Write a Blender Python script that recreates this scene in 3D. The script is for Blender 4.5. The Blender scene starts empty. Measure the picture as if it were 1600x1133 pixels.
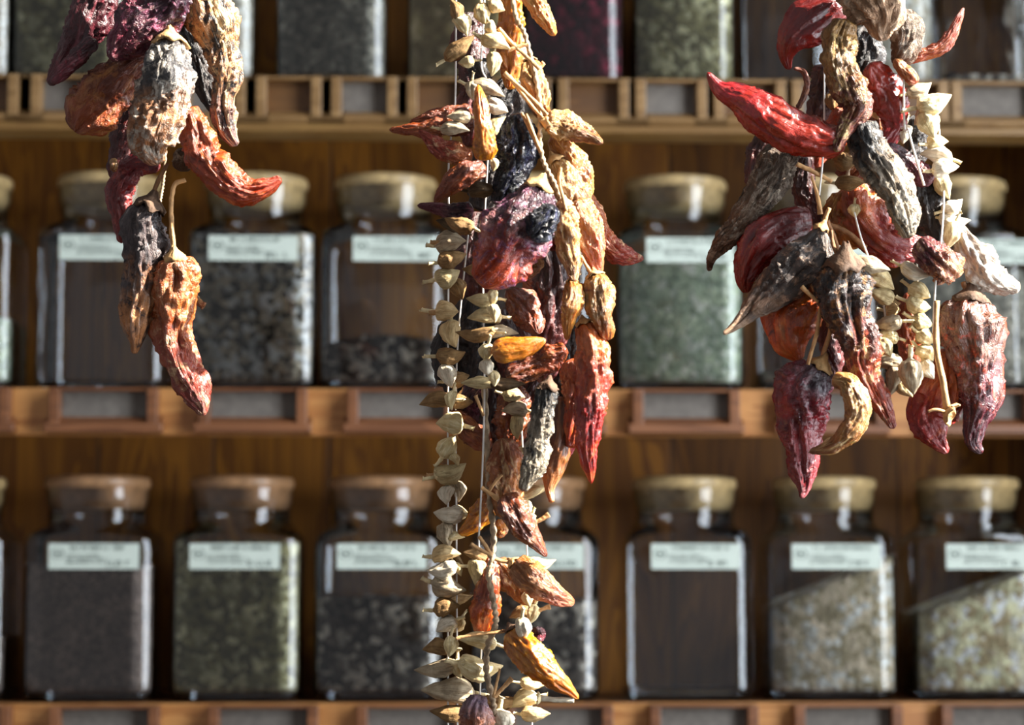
import bpy, bmesh, math, random
from mathutils import Vector, Matrix, noise
sc = bpy.context.scene
C = sc.collection
PI = math.pi
R = math.radians

# ---------------------------------------------------------------- camera
F = 50.0; SENS = 23.5
FP = F / SENS * 1600
CAM = Vector((0, 0, 1.5))
YAW, PITCH = -1.8, 5.5
cd = bpy.data.cameras.new('camera'); cam = bpy.data.objects.new('camera', cd); C.objects.link(cam)
cd.lens = F; cd.sensor_width = SENS; cd.sensor_fit = 'HORIZONTAL'
cam.location = CAM; cam.rotation_euler = (R(90 + PITCH), 0, R(YAW))
cd.dof.use_dof = True; cd.dof.focus_distance = 1.35; cd.dof.aperture_fstop = 4.0
cd.clip_start = 0.05
sc.camera = cam
CR = cam.rotation_euler.to_matrix()
FWD = CR @ Vector((0, 0, -1)); RT = CR @ Vector((1, 0, 0)); UP = CR @ Vector((0, 1, 0))
D0 = 1.35
def ray(px, py): return FWD + RT * ((px - 800) / FP) + UP * ((566.5 - py) / FP)
def at(px, py, off=0.0): return CAM + ray(px, py) * (D0 + off)          # foreground point, off = metres behind the focus plane
def onY(px, py, Y):
    d = ray(px, py); return CAM + d * (Y / d.y)
PX = D0 / FP                                                           # metres per photo pixel at the strings

# ---------------------------------------------------------------- light
w = bpy.data.worlds.new('World'); sc.world = w; w.use_nodes = True
bg = w.node_tree.nodes['Background']; bg.inputs[0].default_value = (0.92, 0.95, 1.0, 1); bg.inputs[1].default_value = 0.34
sun = bpy.data.lights.new('sun', 'SUN'); so = bpy.data.objects.new('sun', sun); C.objects.link(so)
SUNDIR = Vector((-math.cos(R(34)) * math.cos(R(17)), math.cos(R(34)) * math.sin(R(17)), -math.sin(R(34))))
so.rotation_euler = SUNDIR.to_track_quat('-Z', 'Y').to_euler(); sun.energy = 31.0; sun.angle = R(0.6); sun.color = (1.0, 0.93, 0.82)
al = bpy.data.lights.new('window_daylight', 'AREA'); ao = bpy.data.objects.new('window_daylight', al); C.objects.link(ao)
al.shape = 'RECTANGLE'; al.size = 2.3; al.size_y = 0.95; al.energy = 86; al.color = (0.84, 0.92, 1.0)
ao.location = (1.22, 1.0, 2.15); ao.rotation_euler = (0, R(90), 0)
sc.view_settings.view_transform = 'Standard'; sc.view_settings.look = 'None'
sc.view_settings.gamma = 1; sc.view_settings.use_curve_mapping = False; sc.view_settings.exposure = 0.0

# ---------------------------------------------------------------- helpers
def tag(o, label=None, cat=None, group=None, kind=None):
    if label: o['label'] = label
    if cat: o['category'] = cat
    if group: o['group'] = group
    if kind: o['kind'] = kind
    return o
def empty(name, loc):
    o = bpy.data.objects.new(name, None); o.location = loc; o.empty_display_size = 0.01; C.objects.link(o); return o
def mesh_obj(name, vs, fs, mats, parent=None, smooth=True, uvs=None, mi=None, loc=None):
    """verts are in world space; loc gives the origin"""
    if parent is not None:
        loc = Vector((0, 0, 0)); q = parent
        while q is not None: loc += q.location; q = q.parent
    elif loc is None: loc = Vector((0, 0, 0))
    me = bpy.data.meshes.new(name)
    me.from_pydata([tuple(Vector(v) - loc) for v in vs], [], fs)
    for m in (mats if isinstance(mats, (list, tuple)) else [mats]): me.materials.append(m)
    if uvs:
        l = me.uv_layers.new(name='UVMap')
        for p in me.polygons:
            for li, vi in zip(p.loop_indices, p.vertices): l.data[li].uv = uvs[vi]
    if mi: me.polygons.foreach_set('material_index', mi)
    me.polygons.foreach_set('use_smooth', [smooth] * len(me.polygons))
    me.update()
    o = bpy.data.objects.new(name, me); C.objects.link(o)
    if parent is not None: o.parent = parent
    else: o.location = loc
    return o
class MB:
    def __init__(s): s.v = []; s.f = []; s.mi = []
    def box(s, a, b, m=0):
        n = len(s.v); x0, y0, z0 = a; x1, y1, z1 = b
        s.v += [(x0,y0,z0),(x1,y0,z0),(x1,y1,z0),(x0,y1,z0),(x0,y0,z1),(x1,y0,z1),(x1,y1,z1),(x0,y1,z1)]
        for q in ((0,3,2,1),(4,5,6,7),(0,1,5,4),(1,2,6,5),(2,3,7,6),(3,0,4,7)): s.f.append([n+i for i in q]); s.mi.append(m)
    def poly(s, pts, m=0):
        n = len(s.v); s.v += pts; s.f.append(list(range(n, n+len(pts)))); s.mi.append(m)
    def prism(s, prof, x0, x1, m=0):      # profile of (y,z) extruded along x
        n = len(s.v); k = len(prof)
        s.v += [(x0, y, z) for y, z in prof] + [(x1, y, z) for y, z in prof]
        for i in range(k):
            j = (i+1) % k; s.f.append([n+i, n+j, n+k+j, n+k+i]); s.mi.append(m)
        s.f.append([n+i for i in range(k)][::-1]); s.mi.append(m); s.f.append([n+k+i for i in range(k)]); s.mi.append(m)
    def build(s, name, mats, parent=None, bevel=0, loc=None, smooth=False):
        o = mesh_obj(name, s.v, s.f, mats, parent, smooth, mi=s.mi, loc=loc)
        if bevel:
            b = o.modifiers.new('bevel', 'BEVEL'); b.width = bevel; b.segments = 2; b.limit_method = 'ANGLE'
        return o

# ---------------------------------------------------------------- material tools
class NT:
    def __init__(s, name):
        s.m = bpy.data.materials.new(name); s.m.use_nodes = True; s.t = s.m.node_tree; s.n = s.t.nodes; s.b = s.n['Principled BSDF']
    def N(s, ty, **kw):
        n = s.n.new(ty)
        for k, v in kw.items():
            if k.startswith('i_'):
                key = k[2:]; key = int(key) if key.isdigit() else key.replace('_', ' ')
                n.inputs[key].default_value = v
            else: setattr(n, k, v)
        return n
    def L(s, a, b): s.t.links.new(a, b)
    def math(s, op, a, b=None, clamp=False):
        n = s.N('ShaderNodeMath', operation=op, use_clamp=clamp)
        for i, v in enumerate((a, b)):
            if v is None: continue
            if isinstance(v, (int, float)): n.inputs[i].default_value = v
            else: s.L(v, n.inputs[i])
        return n.outputs[0]
    def mix(s, f, a, b, ty='MIX'):
        n = s.N('ShaderNodeMix', data_type='RGBA', blend_type=ty)
        for sk, v in ((n.inputs[0], f), (n.inputs[6], a), (n.inputs[7], b)):
            if isinstance(v, (int, float)): sk.default_value = v
            elif isinstance(v, tuple): sk.default_value = (*v[:3], 1)
            else: s.L(v, sk)
        return n.outputs[2]
    def noise(s, vec, scale, detail=3, rough=.55, dist=0, ty='FBM'):
        n = s.N('ShaderNodeTexNoise', noise_type=ty); n.inputs['Scale'].default_value = scale; n.inputs['Detail'].default_value = detail
        n.inputs['Roughness'].default_value = rough; n.inputs['Distortion'].default_value = dist
        if vec is not None: s.L(vec, n.inputs['Vector'])
        return n.outputs[0]
    def map(s, vec, scale, loc=(0,0,0)):
        n = s.N('ShaderNodeMapping'); n.inputs['Scale'].default_value = scale; n.inputs['Location'].default_value = loc; s.L(vec, n.inputs[0]); return n.outputs[0]
    def ramp(s, f, lo, hi):
        n = s.N('ShaderNodeMapRange', interpolation_type='SMOOTHSTEP'); n.inputs[1].default_value = lo; n.inputs[2].default_value = hi; s.L(f, n.inputs[0]); return n.outputs[0]
    def bump(s, h, strength, dist, normal=None):
        n = s.N('ShaderNodeBump'); n.inputs['Strength'].default_value = strength; n.inputs['Distance'].default_value = dist; s.L(h, n.inputs['Height'])
        if normal is not None: s.L(normal, n.inputs['Normal'])
        return n.outputs[0]
def hexcol(h): return srgb(h)
def srgb(h):
    c = [int(h[i:i+2], 16) / 255 for i in (0, 2, 4)]
    return tuple(x / 12.92 if x <= .04045 else ((x + .055) / 1.055) ** 2.4 for x in c)

def wood(name, a, b, vertical=False, rough=.5, seed=0.0, plank=None):
    k = NT(name); tc = k.N('ShaderNodeTexCoord').outputs['Object']
    sc_ = (14, 14, 1.6) if vertical else (1.6, 14, 14)
    m = k.map(tc, sc_, (seed, seed * 2, seed * 3))
    n1 = k.noise(m, 1.3, 3, .6, 1.2); n2 = k.noise(m, 9, 4, .6, .3)
    wv = k.math('FRACT', k.math('MULTIPLY', n1, 7.0)); wv = k.ramp(wv, 0.0, 1.0)
    col = k.mix(k.math('ADD', k.math('MULTIPLY', wv, .55), k.math('MULTIPLY', n2, .4), True), srgb(a), srgb(b))
    h = n2
    if plank:
        sx = k.N('ShaderNodeSeparateXYZ'); k.L(tc, sx.inputs[0])
        fr = k.math('DIVIDE', sx.outputs[0], plank)
        fl = k.math('FLOOR', fr); wn = k.N('ShaderNodeTexWhiteNoise', noise_dimensions='1D'); k.L(fl, wn.inputs['W'])
        col = k.mix(k.math('MULTIPLY', wn.outputs[0], .55), col, srgb('3a1c08'))
        e = k.math('ABSOLUTE', k.math('SUBTRACT', k.math('FRACT', fr), .5)); g = k.ramp(e, .485, .5)
        col = k.mix(g, col, srgb('120803')); h = k.math('SUBTRACT', h, k.math('MULTIPLY', g, 4.0))
    k.L(col, k.b.inputs['Base Color']); k.b.inputs['Roughness'].default_value = rough
    k.L(k.bump(h, .25, .002), k.b.inputs['Normal'])
    return k.m
def plain(name, col, rough=.6, spec=.5, metal=0, var=.0, bumpscale=0, bumps=.3, bd=.001):
    k = NT(name); tc = k.N('ShaderNodeTexCoord').outputs['Object']
    c = srgb(col)
    if var:
        n = k.noise(tc, 130, 4, .6); f = k.ramp(n, .3, .7)
        k.L(k.mix(f, tuple(x * (1 - var) for x in c), tuple(min(1, x * (1 + var)) for x in c)), k.b.inputs['Base Color'])
    else: k.b.inputs['Base Color'].default_value = (*c, 1)
    if bumpscale: k.L(k.bump(k.noise(tc, bumpscale, 4, .6), bumps, bd), k.b.inputs['Normal'])
    k.b.inputs['Roughness'].default_value = rough; k.b.inputs['Specular IOR Level'].default_value = spec; k.b.inputs['Metallic'].default_value = metal
    return k.m
def glass_mat(name, tint=(.90, .92, .94), edge=(.10, .11, .12)):
    k = NT(name); k.n.remove(k.b); out = k.n['Material Output']
    lw = k.N('ShaderNodeLayerWeight'); lw.inputs[0].default_value = .28
    fr = k.N('ShaderNodeFresnel'); fr.inputs[0].default_value = 1.5
    tr = k.N('ShaderNodeBsdfTransparent'); gl = k.N('ShaderNodeBsdfGlossy'); gl.inputs['Roughness'].default_value = .07
    tc = k.N('ShaderNodeTexCoord').outputs['Object']
    b = k.bump(k.noise(tc, 22, 2, .5), .25, .004); k.L(b, gl.inputs['Normal']); k.L(b, fr.inputs['Normal'])
    k.L(k.mix(k.math('POWER', lw.outputs['Facing'], 1.5), tint, edge), tr.inputs[0])
    mx = k.N('ShaderNodeMixShader'); k.L(k.math('MULTIPLY', fr.outputs[0], 1.35, True), mx.inputs[0]); k.L(tr.outputs[0], mx.inputs[1]); k.L(gl.outputs[0], mx.inputs[2])
    k.L(mx.outputs[0], out.inputs[0]); return k.m
def grain_mat(name, cols, size, rough=.8, contrast=1.0, gain=1.75):
    srgb = lambda h: tuple(min(.85, x * gain) for x in hexcol(h))
    k = NT(name); tc = k.N('ShaderNodeTexCoord').outputs['Object']
    v = k.N('ShaderNodeTexVoronoi', feature='F1'); v.inputs['Scale'].default_value = 1 / size
    v.inputs['Randomness'].default_value = 1; k.L(tc, v.inputs['Vector'])
    sp = k.N('ShaderNodeSeparateColor'); k.L(v.outputs['Color'], sp.inputs[0])
    c = k.mix(k.ramp(sp.outputs[0], .35, .65), srgb(cols[0]), srgb(cols[1]))
    c = k.mix(k.ramp(sp.outputs[1], .72, .86), c, srgb(cols[2]))
    n = k.noise(tc, 40, 3, .6); c = k.mix(k.math('MULTIPLY', k.ramp(n, .35, .65), .5), c, srgb(cols[3] if len(cols) > 3 else cols[0]))
    k.L(c, k.b.inputs['Base Color']); k.b.inputs['Roughness'].default_value = rough
    h = k.math('SUBTRACT', 1.0, v.outputs['Distance'])
    k.L(k.bump(h, .9 * contrast, size * .9), k.b.inputs['Normal']); return k.m

# dried chilli skin: colour runs from the stem end (a) to the tip (b), blotches (c), fibre streaks (s)
def skin(name, a, b, c, s=None, split=.5, soft=.25, blotch=.5, rough=.38, sss=0.0, streak=.5, bump=1.0, seed=0.0, papery=False):
    k = NT(name); tc = k.N('ShaderNodeTexCoord'); uv = k.map(tc.outputs['UV'], (1, 1, 1)); ob = k.map(tc.outputs['Object'], (1, 1, 1), (seed * 1.7, seed * .9, seed))
    sx = k.N('ShaderNodeSeparateXYZ'); k.L(uv, sx.inputs[0])
    n1 = k.noise(ob, 55, 4, .65, .6)
    n2 = k.noise(ob, 110, 5, .7, 1.0)
    st = k.noise(k.map(uv, (3.5, 17, 1), (seed, seed * 3, 0)), 1.0, 5, .65, .7)
    st2 = k.noise(k.map(uv, (9.0, 60, 1), (seed * 5, seed, 3)), 1.0, 4, .65, .5)
    u = k.math('ADD', sx.outputs[0], k.math('MULTIPLY', k.math('SUBTRACT', n1, .5), 1.1))
    col = k.mix(k.ramp(u, split - soft, split + soft), srgb(a), srgb(b))
    col = k.mix(k.ramp(n2, .62 - blotch * .2, .78 - blotch * .2), col, srgb(c))
    if s: col = k.mix(k.math('MULTIPLY', k.ramp(st, .5, .66), streak), col, srgb(s))
    col = k.mix(k.math('MULTIPLY', k.ramp(st2, .35, .6), .35), col, k.mix(1.0, col, (.45, .35, .3), 'MULTIPLY'))
    n3 = k.noise(ob, 26, 2, .5, .5); col = k.mix(k.math('MULTIPLY', k.ramp(n3, .42, .62), .55), col, k.mix(1.0, col, (.5, .34, .24), 'MULTIPLY'))
    k.b.inputs['Coat Weight'].default_value = 0.0 if papery else .22; k.b.inputs['Coat Roughness'].default_value = .16
    k.L(col, k.b.inputs['Base Color'])
    rr = k.math('ADD', rough - .08, k.math('MULTIPLY', n2, .25 if not papery else .1)); k.L(rr, k.b.inputs['Roughness'])
    k.b.inputs['Specular IOR Level'].default_value = .55 if not papery else .3
    if sss:
        k.b.inputs['Subsurface Weight'].default_value = sss; k.b.inputs['Subsurface Radius'].default_value = (1.0, .45, .12); k.b.inputs['Subsurface Scale'].default_value = .006
    r1 = k.noise(ob, 120, 4, .6, 1.6)
    ridge = k.math('ABSOLUTE', k.math('SUBTRACT', r1, .5))
    ridge2 = k.math('ABSOLUTE', k.math('SUBTRACT', st, .5))
    h = k.math('ADD', k.math('MULTIPLY', ridge, -1.0), k.math('MULTIPLY', ridge2, -1.6)); h = k.math('ADD', h, k.math('MULTIPLY', st2, .35))
    k.L(k.bump(h, min(1, .6 * bump), .0034 * bump), k.b.inputs['Normal'])
    return k.m
STY = {
 'maroon':  dict(a='3a0d16', b='5a1420', c='8a2a3a', s='a0525c', blotch=.35, rough=.3),
 'purple':  dict(a='3c1226', b='6e1d33', c='a04a6a', s='b98a86', blotch=.5, rough=.26, bump=1.3),
 'brownor': dict(a='6a2a0c', b='9a4415', c='b06a30', s='c98a4a', blotch=.45, rough=.42, bump=1.2),
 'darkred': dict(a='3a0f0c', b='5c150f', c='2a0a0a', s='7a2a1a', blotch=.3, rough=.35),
 'mould': dict(a='4a484a', b='c4824a', c='e8dfd0', s='241f22', split=.5, blotch=.85, rough=.6, streak=.55, bump=1.5),
 'creamdk': dict(a='c08a58', b='7a5a58', c='1c1012', s='f0d29c', split=.62, blotch=.9, rough=.42, streak=.8, bump=1.2),
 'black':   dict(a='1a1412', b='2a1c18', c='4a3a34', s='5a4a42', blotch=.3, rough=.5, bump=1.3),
 'orange': dict(a='a4420e', b='a83810', c='642008', s='e08434', blotch=.4, rough=.3, sss=.1, streak=.5),
 'redlp': dict(a='6e1018', b='8e2214', c='b04434', s='2c080c', blotch=.45, rough=.28),
 'greyor': dict(a='4c3e3e', b='d08a50', c='22181e', s='a89a94', split=.55, blotch=.6, rough=.55, streak=.55, bump=1.3),
 'tanred': dict(a='b8642c', b='9c3214', c='ecc090', s='5c1a0a', split=.45, blotch=.5, rough=.36, streak=.55, bump=1.2),
 'red': dict(a='5e100e', b='7c1612', c='3a0a0a', s='a83a2c', blotch=.4, rough=.22, streak=.3, bump=.7),
 'shred': dict(a='8a2412', b='8e1c20', c='b84a44', s='5a100e', blotch=.45, rough=.22, streak=.5, bump=.6),
 'papery':  dict(a='c0a080', b='d4b090', c='8a7060', s='f0dcc4', blotch=.5, rough=.7, bump=1.5, papery=True),
 'yelwr': dict(a='a87c38', b='7c2e18', c='d8b878', s='44200f', split=.42, blotch=.6, rough=.4, streak=.6, bump=1.5),
 'silver': dict(a='6e5e50', b='7c5e48', c='c8b8a4', s='241c18', blotch=.7, rough=.55, streak=.75, bump=1.5, papery=True),
 'greyleaf': dict(a='5c5654', b='a48468', c='c8a890', s='302c2c', split=.6, blotch=.6, rough=.5, streak=.5, bump=1.1, papery=True),
 'greyred': dict(a='3a2c28', b='a83c16', c='d09a5c', s='140f10', split=.45, blotch=.65, rough=.38, streak=.6, bump=1.4),
 'amber': dict(a='b06a12', b='c27214', c='7c3a0a', s='eab048', blotch=.45, rough=.22, sss=.35, streak=.4, bump=.7),
 'yellow': dict(a='a0621c', b='b87426', c='743c12', s='e4b86c', blotch=.5, rough=.28, sss=.25, streak=.6, bump=1.0),
 'cream': dict(a='b48848', b='945822', c='6c3814', s='e6c890', blotch=.55, rough=.34, sss=.15, streak=.65, bump=1.1),
 'orglow': dict(a='9a420e', b='b04c12', c='5a1c08', s='e89440', blotch=.4, rough=.25, sss=.3, streak=.4, bump=.8),
 'brgloss': dict(a='6a2c0c', b='8a3a0e', c='a05a24', s='b8702c', blotch=.35, rough=.24, streak=.4, bump=1.0),
 'navy':    dict(a='0e0f1c', b='12101c', c='1e2240', s='3a4070', blotch=.4, rough=.2, bump=1.6),
 'purpor': dict(a='4a2c3c', b='c04416', c='8a4a6e', s='c89890', split=.52, blotch=.6, rough=.18, streak=.4, bump=1.4),
 'redor': dict(a='c0642a', b='9a1c14', c='d05a26', s='5a120c', split=.35, blotch=.5, rough=.25, sss=.12, streak=.45, bump=.9),
 'crimson': dict(a='7a1018', b='981820', c='b84a44', s='3c080c', blotch=.45, rough=.24, streak=.4),
 'bark': dict(a='141010', b='a8987e', c='1c1614', s='ecdfca', split=.33, blotch=.62, rough=.6, streak=.8, bump=1.5),
 'smbrown': dict(a='5a2c10', b='a86a34', c='7a3c18', s='c88a50', blotch=.3, rough=.35, sss=.15, streak=.3, bump=.6),
 'striped': dict(a='9a4c14', b='c87a2c', c='5a240c', s='f0c890', blotch=.4, rough=.42, streak=.9, bump=1.3),
 'peach': dict(a='a4662c', b='c05e34', c='7c3a18', s='ecbc88', blotch=.45, rough=.38, sss=.2, streak=.65, bump=1.1),
 'lilac':   dict(a='8a7088', b='c07a58', c='5a4a68', s='e4c8c0', blotch=.5, rough=.45, streak=.5, bump=1.3),
 'purred': dict(a='7a5240', b='5c0a1e', c='c04824', s='3a0e18', split=.4, blotch=.5, rough=.22, streak=.5, bump=1.2),
 'redlil': dict(a='3a2834', b='8c1016', c='a87080', s='5a0c12', split=.22, blotch=.4, rough=.22, streak=.45, bump=1.0),
 'white':   dict(a='a89c90', b='dcd2c4', c='b8a898', s='f0e8dc', blotch=.4, rough=.65, streak=.5, papery=True),
 'starend': dict(a='6a1a24', b='c07040', c='3a1a2a', s='e8c090', split=.5, blotch=.5, rough=.4, bump=1.5),
}
_cnt = [0]
def skin_for(sty):
    _cnt[0] += 1
    return skin(f'skin_{sty}_{_cnt[0]}', seed=_cnt[0] * 1.37, **STY[sty])
M_CALYX = [plain('calyx_tan', 'b08a5c', .75, .3, var=.35, bumpscale=400, bumps=.8, bd=.001), plain('calyx_dark', '5a4434', .75, .3, var=.4, bumpscale=400, bumps=.8)]
M_STEM = plain('stem_straw', 'b98d5e', .65, .35, var=.3, bumpscale=600, bumps=.5)
M_STEMD = plain('stem_brown', '7a5434', .65, .35, var=.3, bumpscale=600, bumps=.5)

# ---------------------------------------------------------------- tubes and bodies
def catmull(P, n):
    """P list of 4-vectors (x,y,z,r) -> n samples"""
    P = [Vector(p) for p in P]; Q = [P[0] * 2 - P[1]] + P + [P[-1] * 2 - P[-2]]
    out = []
    segs = len(P) - 1
    for i in range(n):
        t = i / (n - 1) * segs; k = min(int(t), segs - 1); t -= k
        a, b, c, d = Q[k:k+4]
        v = .5 * ((2*b) + (c-a)*t + (2*a-5*b+4*c-d)*t*t + (3*b-a-3*c+d)*t**3)
        out.append(v)
    return out
def frames(S):
    T = []
    for i in range(len(S)):
        a = S[max(0, i-1)]; b = S[min(len(S)-1, i+1)]
        v = Vector(b[:3]) - Vector(a[:3]); T.append(v.normalized() if v.length > 1e-9 else Vector((0, 0, -1)))
    n = FWD - T[0] * FWD.dot(T[0])
    n = n.normalized() if n.length > .1 else RT.copy()
    Ns = []
    for t in T:
        n = n - t * n.dot(t); n.normalize(); Ns.append(n.copy())
    return T, Ns
def tube(name, P, mat, parent=None, sides=8, n=None, wob=0.0, seed=0, loc=None, twist=0):
    n = n or max(6, 5 * len(P)); S = catmull([(*p[:3], p[3]) for p in P], n); T, Ns = frames(S)
    vs = []; fs = []; uvs = []
    for i, (s, t, a) in enumerate(zip(S, T, Ns)):
        b = t.cross(a); c = Vector(s[:3])
        for j in range(sides):
            th = 2 * PI * j / sides; r = max(s[3], 2e-5)
            if wob: r *= 1 + wob * noise.noise(Vector((math.cos(th) * 1.5 + seed, math.sin(th) * 1.5, i * .35)))
            if twist: r *= 1 + .28 * math.cos(2 * (th - i * twist))
            vs.append(c + (a * math.cos(th) + b * math.sin(th)) * r); uvs.append((i / (n-1), j / sides))
    for i in range(n - 1):
        for j in range(sides):
            k = (j+1) % sides; fs.append([i*sides+j, i*sides+k, (i+1)*sides+k, (i+1)*sides+j])
    fs.append(list(range(sides))[::-1]); fs.append([(n-1)*sides+j for j in range(sides)])
    return mesh_obj(name, vs, fs, mat, parent, True, uvs, loc=loc)
def chili_body(name, P, mat, parent=None, seed=0, ridge=.22, crumple=.16, flat=.78, loc=None, nf=3.2):
    """P: (px,py,r_px[,off]) ; builds a shrivelled pod along the line"""
    L = sum(math.dist(P[i][:2], P[i+1][:2]) for i in range(len(P)-1))
    n = int(max(26, min(130, L * .62))); sides = 60
    S = catmull([(*p[:3], p[3]) for p in P3(P)], n); T, Ns = frames(S)
    vs = []; fs = []; uvs = []
    rmax = max(p[2] for p in P) * PX
    sd = Vector((seed * 7.31, seed * 3.17, seed * 1.93))
    dirs = [(math.cos(2*PI*j/sides), math.sin(2*PI*j/sides)) for j in range(sides)]
    dist = 0; prev = None
    tw = noise.noise(sd) * 2.0
    for i, (s, t, a) in enumerate(zip(S, T, Ns)):
        b = t.cross(a); c = Vector(s[:3])
        if prev is not None: dist += (c - prev).length
        prev = c; q = dist / rmax; e = i / (n-1)
        R0 = max(s[3], .00025)
        cap = min(1, (i + .15) / 3.0) ** .6 if i < 3 else 1     # round off the stem end
        capt = min(1, (n - 1 - i + .1) / 2.5) ** .6
        env = min(1, i / (n * .1)) * .6 + .4
        ang = tw * e
        for j, (cx, cy) in enumerate(dirs):
            ct, st_ = cx * math.cos(ang) - cy * math.sin(ang), cx * math.sin(ang) + cy * math.cos(ang)
            p0 = noise.noise(Vector((ct * .6, st_ * .6, q * .9)) + sd * 3.1)
            p1 = noise.noise(Vector((ct * nf * .5, st_ * nf * .5, q * .45)) + sd)
            p2 = noise.noise(Vector((ct * nf * .95 + p1 * 1.6, st_ * nf * .95 + p0, q * .5)) + sd * 1.3)
            p3 = noise.noise(Vector((ct * nf * 1.7 + p1 * 1.5, st_ * nf * 1.7, q * 1.15 + p2 * 2.2)) + sd * 2.1)
            p4 = noise.noise(Vector((ct * nf * 3.0 + p3 * 1.4, st_ * nf * 3.0, q * 2.4 + p2 * 2)) + sd * .7)
            f = 1 + env * (ridge * (1.1 * p1 + 1.9 * (.3 - abs(p2)) + .9 * p0) + crumple * (1.5 * (.22 - abs(p3)) + .8 * p1 * p3 + .5 * (.2 - abs(p4))))
            r = R0 * cap * capt * f
            vs.append(c + a * (cx * r * flat) + b * (cy * r)); uvs.append((e, j / sides))
    for i in range(n - 1):
        for j in range(sides):
            k = (j+1) % sides; fs.append([i*sides+j, i*sides+k, (i+1)*sides+k, (i+1)*sides+j])
    fs.append(list(range(sides))[::-1]); fs.append([(n-1)*sides+j for j in range(sides)])
    return mesh_obj(name, vs, fs, mat, parent, True, uvs, loc=loc)
def P3(P):
    out = []
    for p in P:
        off = p[3] if len(p) > 3 else 0
        v = at(p[0], p[1], off); out.append((v.x, v.y, v.z, p[2] * PX * (D0 + off) / D0))
    return out
def star_cap(name, c, d, r, mat, parent, seed=0, h=1.0, lobes=5, loc=None):
    """shrivelled calyx: rim at c spreading round d"""
    d = d.normalized(); a = d.orthogonal().normalized(); b = d.cross(a); vs = []; fs = []; sides = 30
    prof = [(-.95, .16), (-.85, .24), (-.5, .42), (-.2, .8), (.05, 1.0), (.28, 1.08), (.34, .98), (.1, .9), (-.15, .6)]
    for i, (z, rr) in enumerate(prof):
        for j in range(sides):
            th = 2*PI*j/sides; k = noise.noise(Vector((math.cos(th)*1.6+seed, math.sin(th)*1.6, i*.5)))
            k2 = noise.noise(Vector((math.cos(th)*4+seed, math.sin(th)*4, i*.9+3)))
            lob = max(0, z + .3) * .22 * math.cos(lobes*th + seed)
            q = rr * r * (1 + .35*k + .22*k2)
            vs.append(c + d * ((z * h + lob + .25*k) * r) + (a*math.cos(th) + b*math.sin(th)) * q)
    m = len(prof)
    for i in range(m - 1):
        for j in range(sides):
            k = (j+1) % sides; fs.append([i*sides+j, i*sides+k, (i+1)*sides+k, (i+1)*sides+j])
    fs.append(list(range(sides))[::-1]); fs.append([(m-1)*sides+j for j in range(sides)])
    return mesh_obj(name, vs, fs, mat, parent, True, loc=loc)

SEED = [0]
def chili(P, sty, label, off=0.0, cal=None, stem=None, name='dried_chili', cat='chili', group=None, ridge=.29, crumple=.2, flat=.72, dark=0, nf=3.2):
    """cal: calyx radius in px (None = none); stem: list of (px,py,r) starting at the pod"""
    SEED[0] += 1; s = SEED[0]
    rnd = random.Random(s * 11)
    bend = rnd.uniform(-.008, .008)
    m = len(P); Q = []
    for i, p in enumerate(P):
        e = i / (m - 1); z = off + bend * math.sin(PI * e) + (p[3] if len(p) > 3 else 0)
        Q.append((p[0], p[1], p[2], z))
    mat = skin_for(sty)
    if cal is None and stem is None:
        loc = at(P[0][0], P[0][1], off)
        o = chili_body(name, Q, mat, None, s, ridge, crumple, flat, loc=loc, nf=nf); tag(o, label, cat, group); return o
    root = empty(name, at(P[0][0], P[0][1], off)); tag(root, label, cat, group)
    chili_body('body', Q, mat, root, s, ridge, crumple, flat, nf=nf)
    p3 = P3(Q[:2]); c = Vector(p3[0][:3]); d = (Vector(p3[1][:3]) - c).normalized()
    if cal: star_cap('calyx', c - d * cal * PX * .1, d, cal * PX, M_CALYX[dark], root, s)
    if stem:
        pts = [(q[0], q[1], q[2], off + (q[3] if len(q) > 3 else 0)) for q in stem]
        if cal: pts = [(P[0][0], P[0][1], pts[0][2], off)] + pts
        tube('stem', P3(pts), M_STEMD if dark else M_STEM, root, 10, wob=.35, seed=s, n=6 * len(pts))
    return root

# ================================================================ the room and the rack
YF = 2.05            # front of the shelf rails
YJ = YF + 0.082      # centre line of the jars
YB = YF + 0.20      # back boards
W_PINE = wood('pine_rail', 'c48c50', '925626', rough=.45, seed=1.3)
W_PINED = wood('pine_frame', '885634', '5a3218', rough=.45, seed=4.1)
W_OLIVE = wood('pine_frame_olive', '96744a', '6e4e28', rough=.45, seed=3.3)
W_BACK = wood('pine_back_planks', 'cc8420', '6c3a08', vertical=True, rough=.55, seed=2.2, plank=.118)
W_SHELF = wood('pine_shelf', '7a4c22', '4a2810', rough=.5, seed=7.7)
M_CARD = plain('card_grey', '6c655e', .7, .3, var=.15)
M_BROWNP = wood('brown_panel', '6f4a22', '4a2d12', rough=.5, seed=9.0)
M_WALL = plain('plaster_grey', '5a5650', .9, .2, var=.06)

def struct(o): o['kind'] = 'structure'; return o
m = MB(); m.box((-1.6, YB + .03, 0), (1.2, YB + .13, 3.6)); struct(m.build('wall_back', M_WALL))
WX = 1.1; wy0, wy1, wz0, wz1 = .52, 1.48, 1.0, 3.3
m = MB(); m.box((WX, -1.0, 0), (WX + .1, wy0, 3.6)); m.box((WX, wy1, 0), (WX + .1, YB + .13, 3.6)); m.box((WX, wy0, 0), (WX + .1, wy1, wz0)); m.box((WX, wy0, wz1), (WX + .1, wy1, 3.6))
struct(m.build('wall_right', M_WALL))
m = MB(); t = .035
m.box((WX - .01, wy0, wz0), (WX + .05, wy0 + t, wz1)); m.box((WX - .01, wy1 - t, wz0), (WX + .05, wy1, wz1)); m.box((WX - .01, wy0, wz0), (WX + .05, wy1, wz0 + t)); m.box((WX - .01, wy0, wz1 - t), (WX + .05, wy1, wz1))
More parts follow.
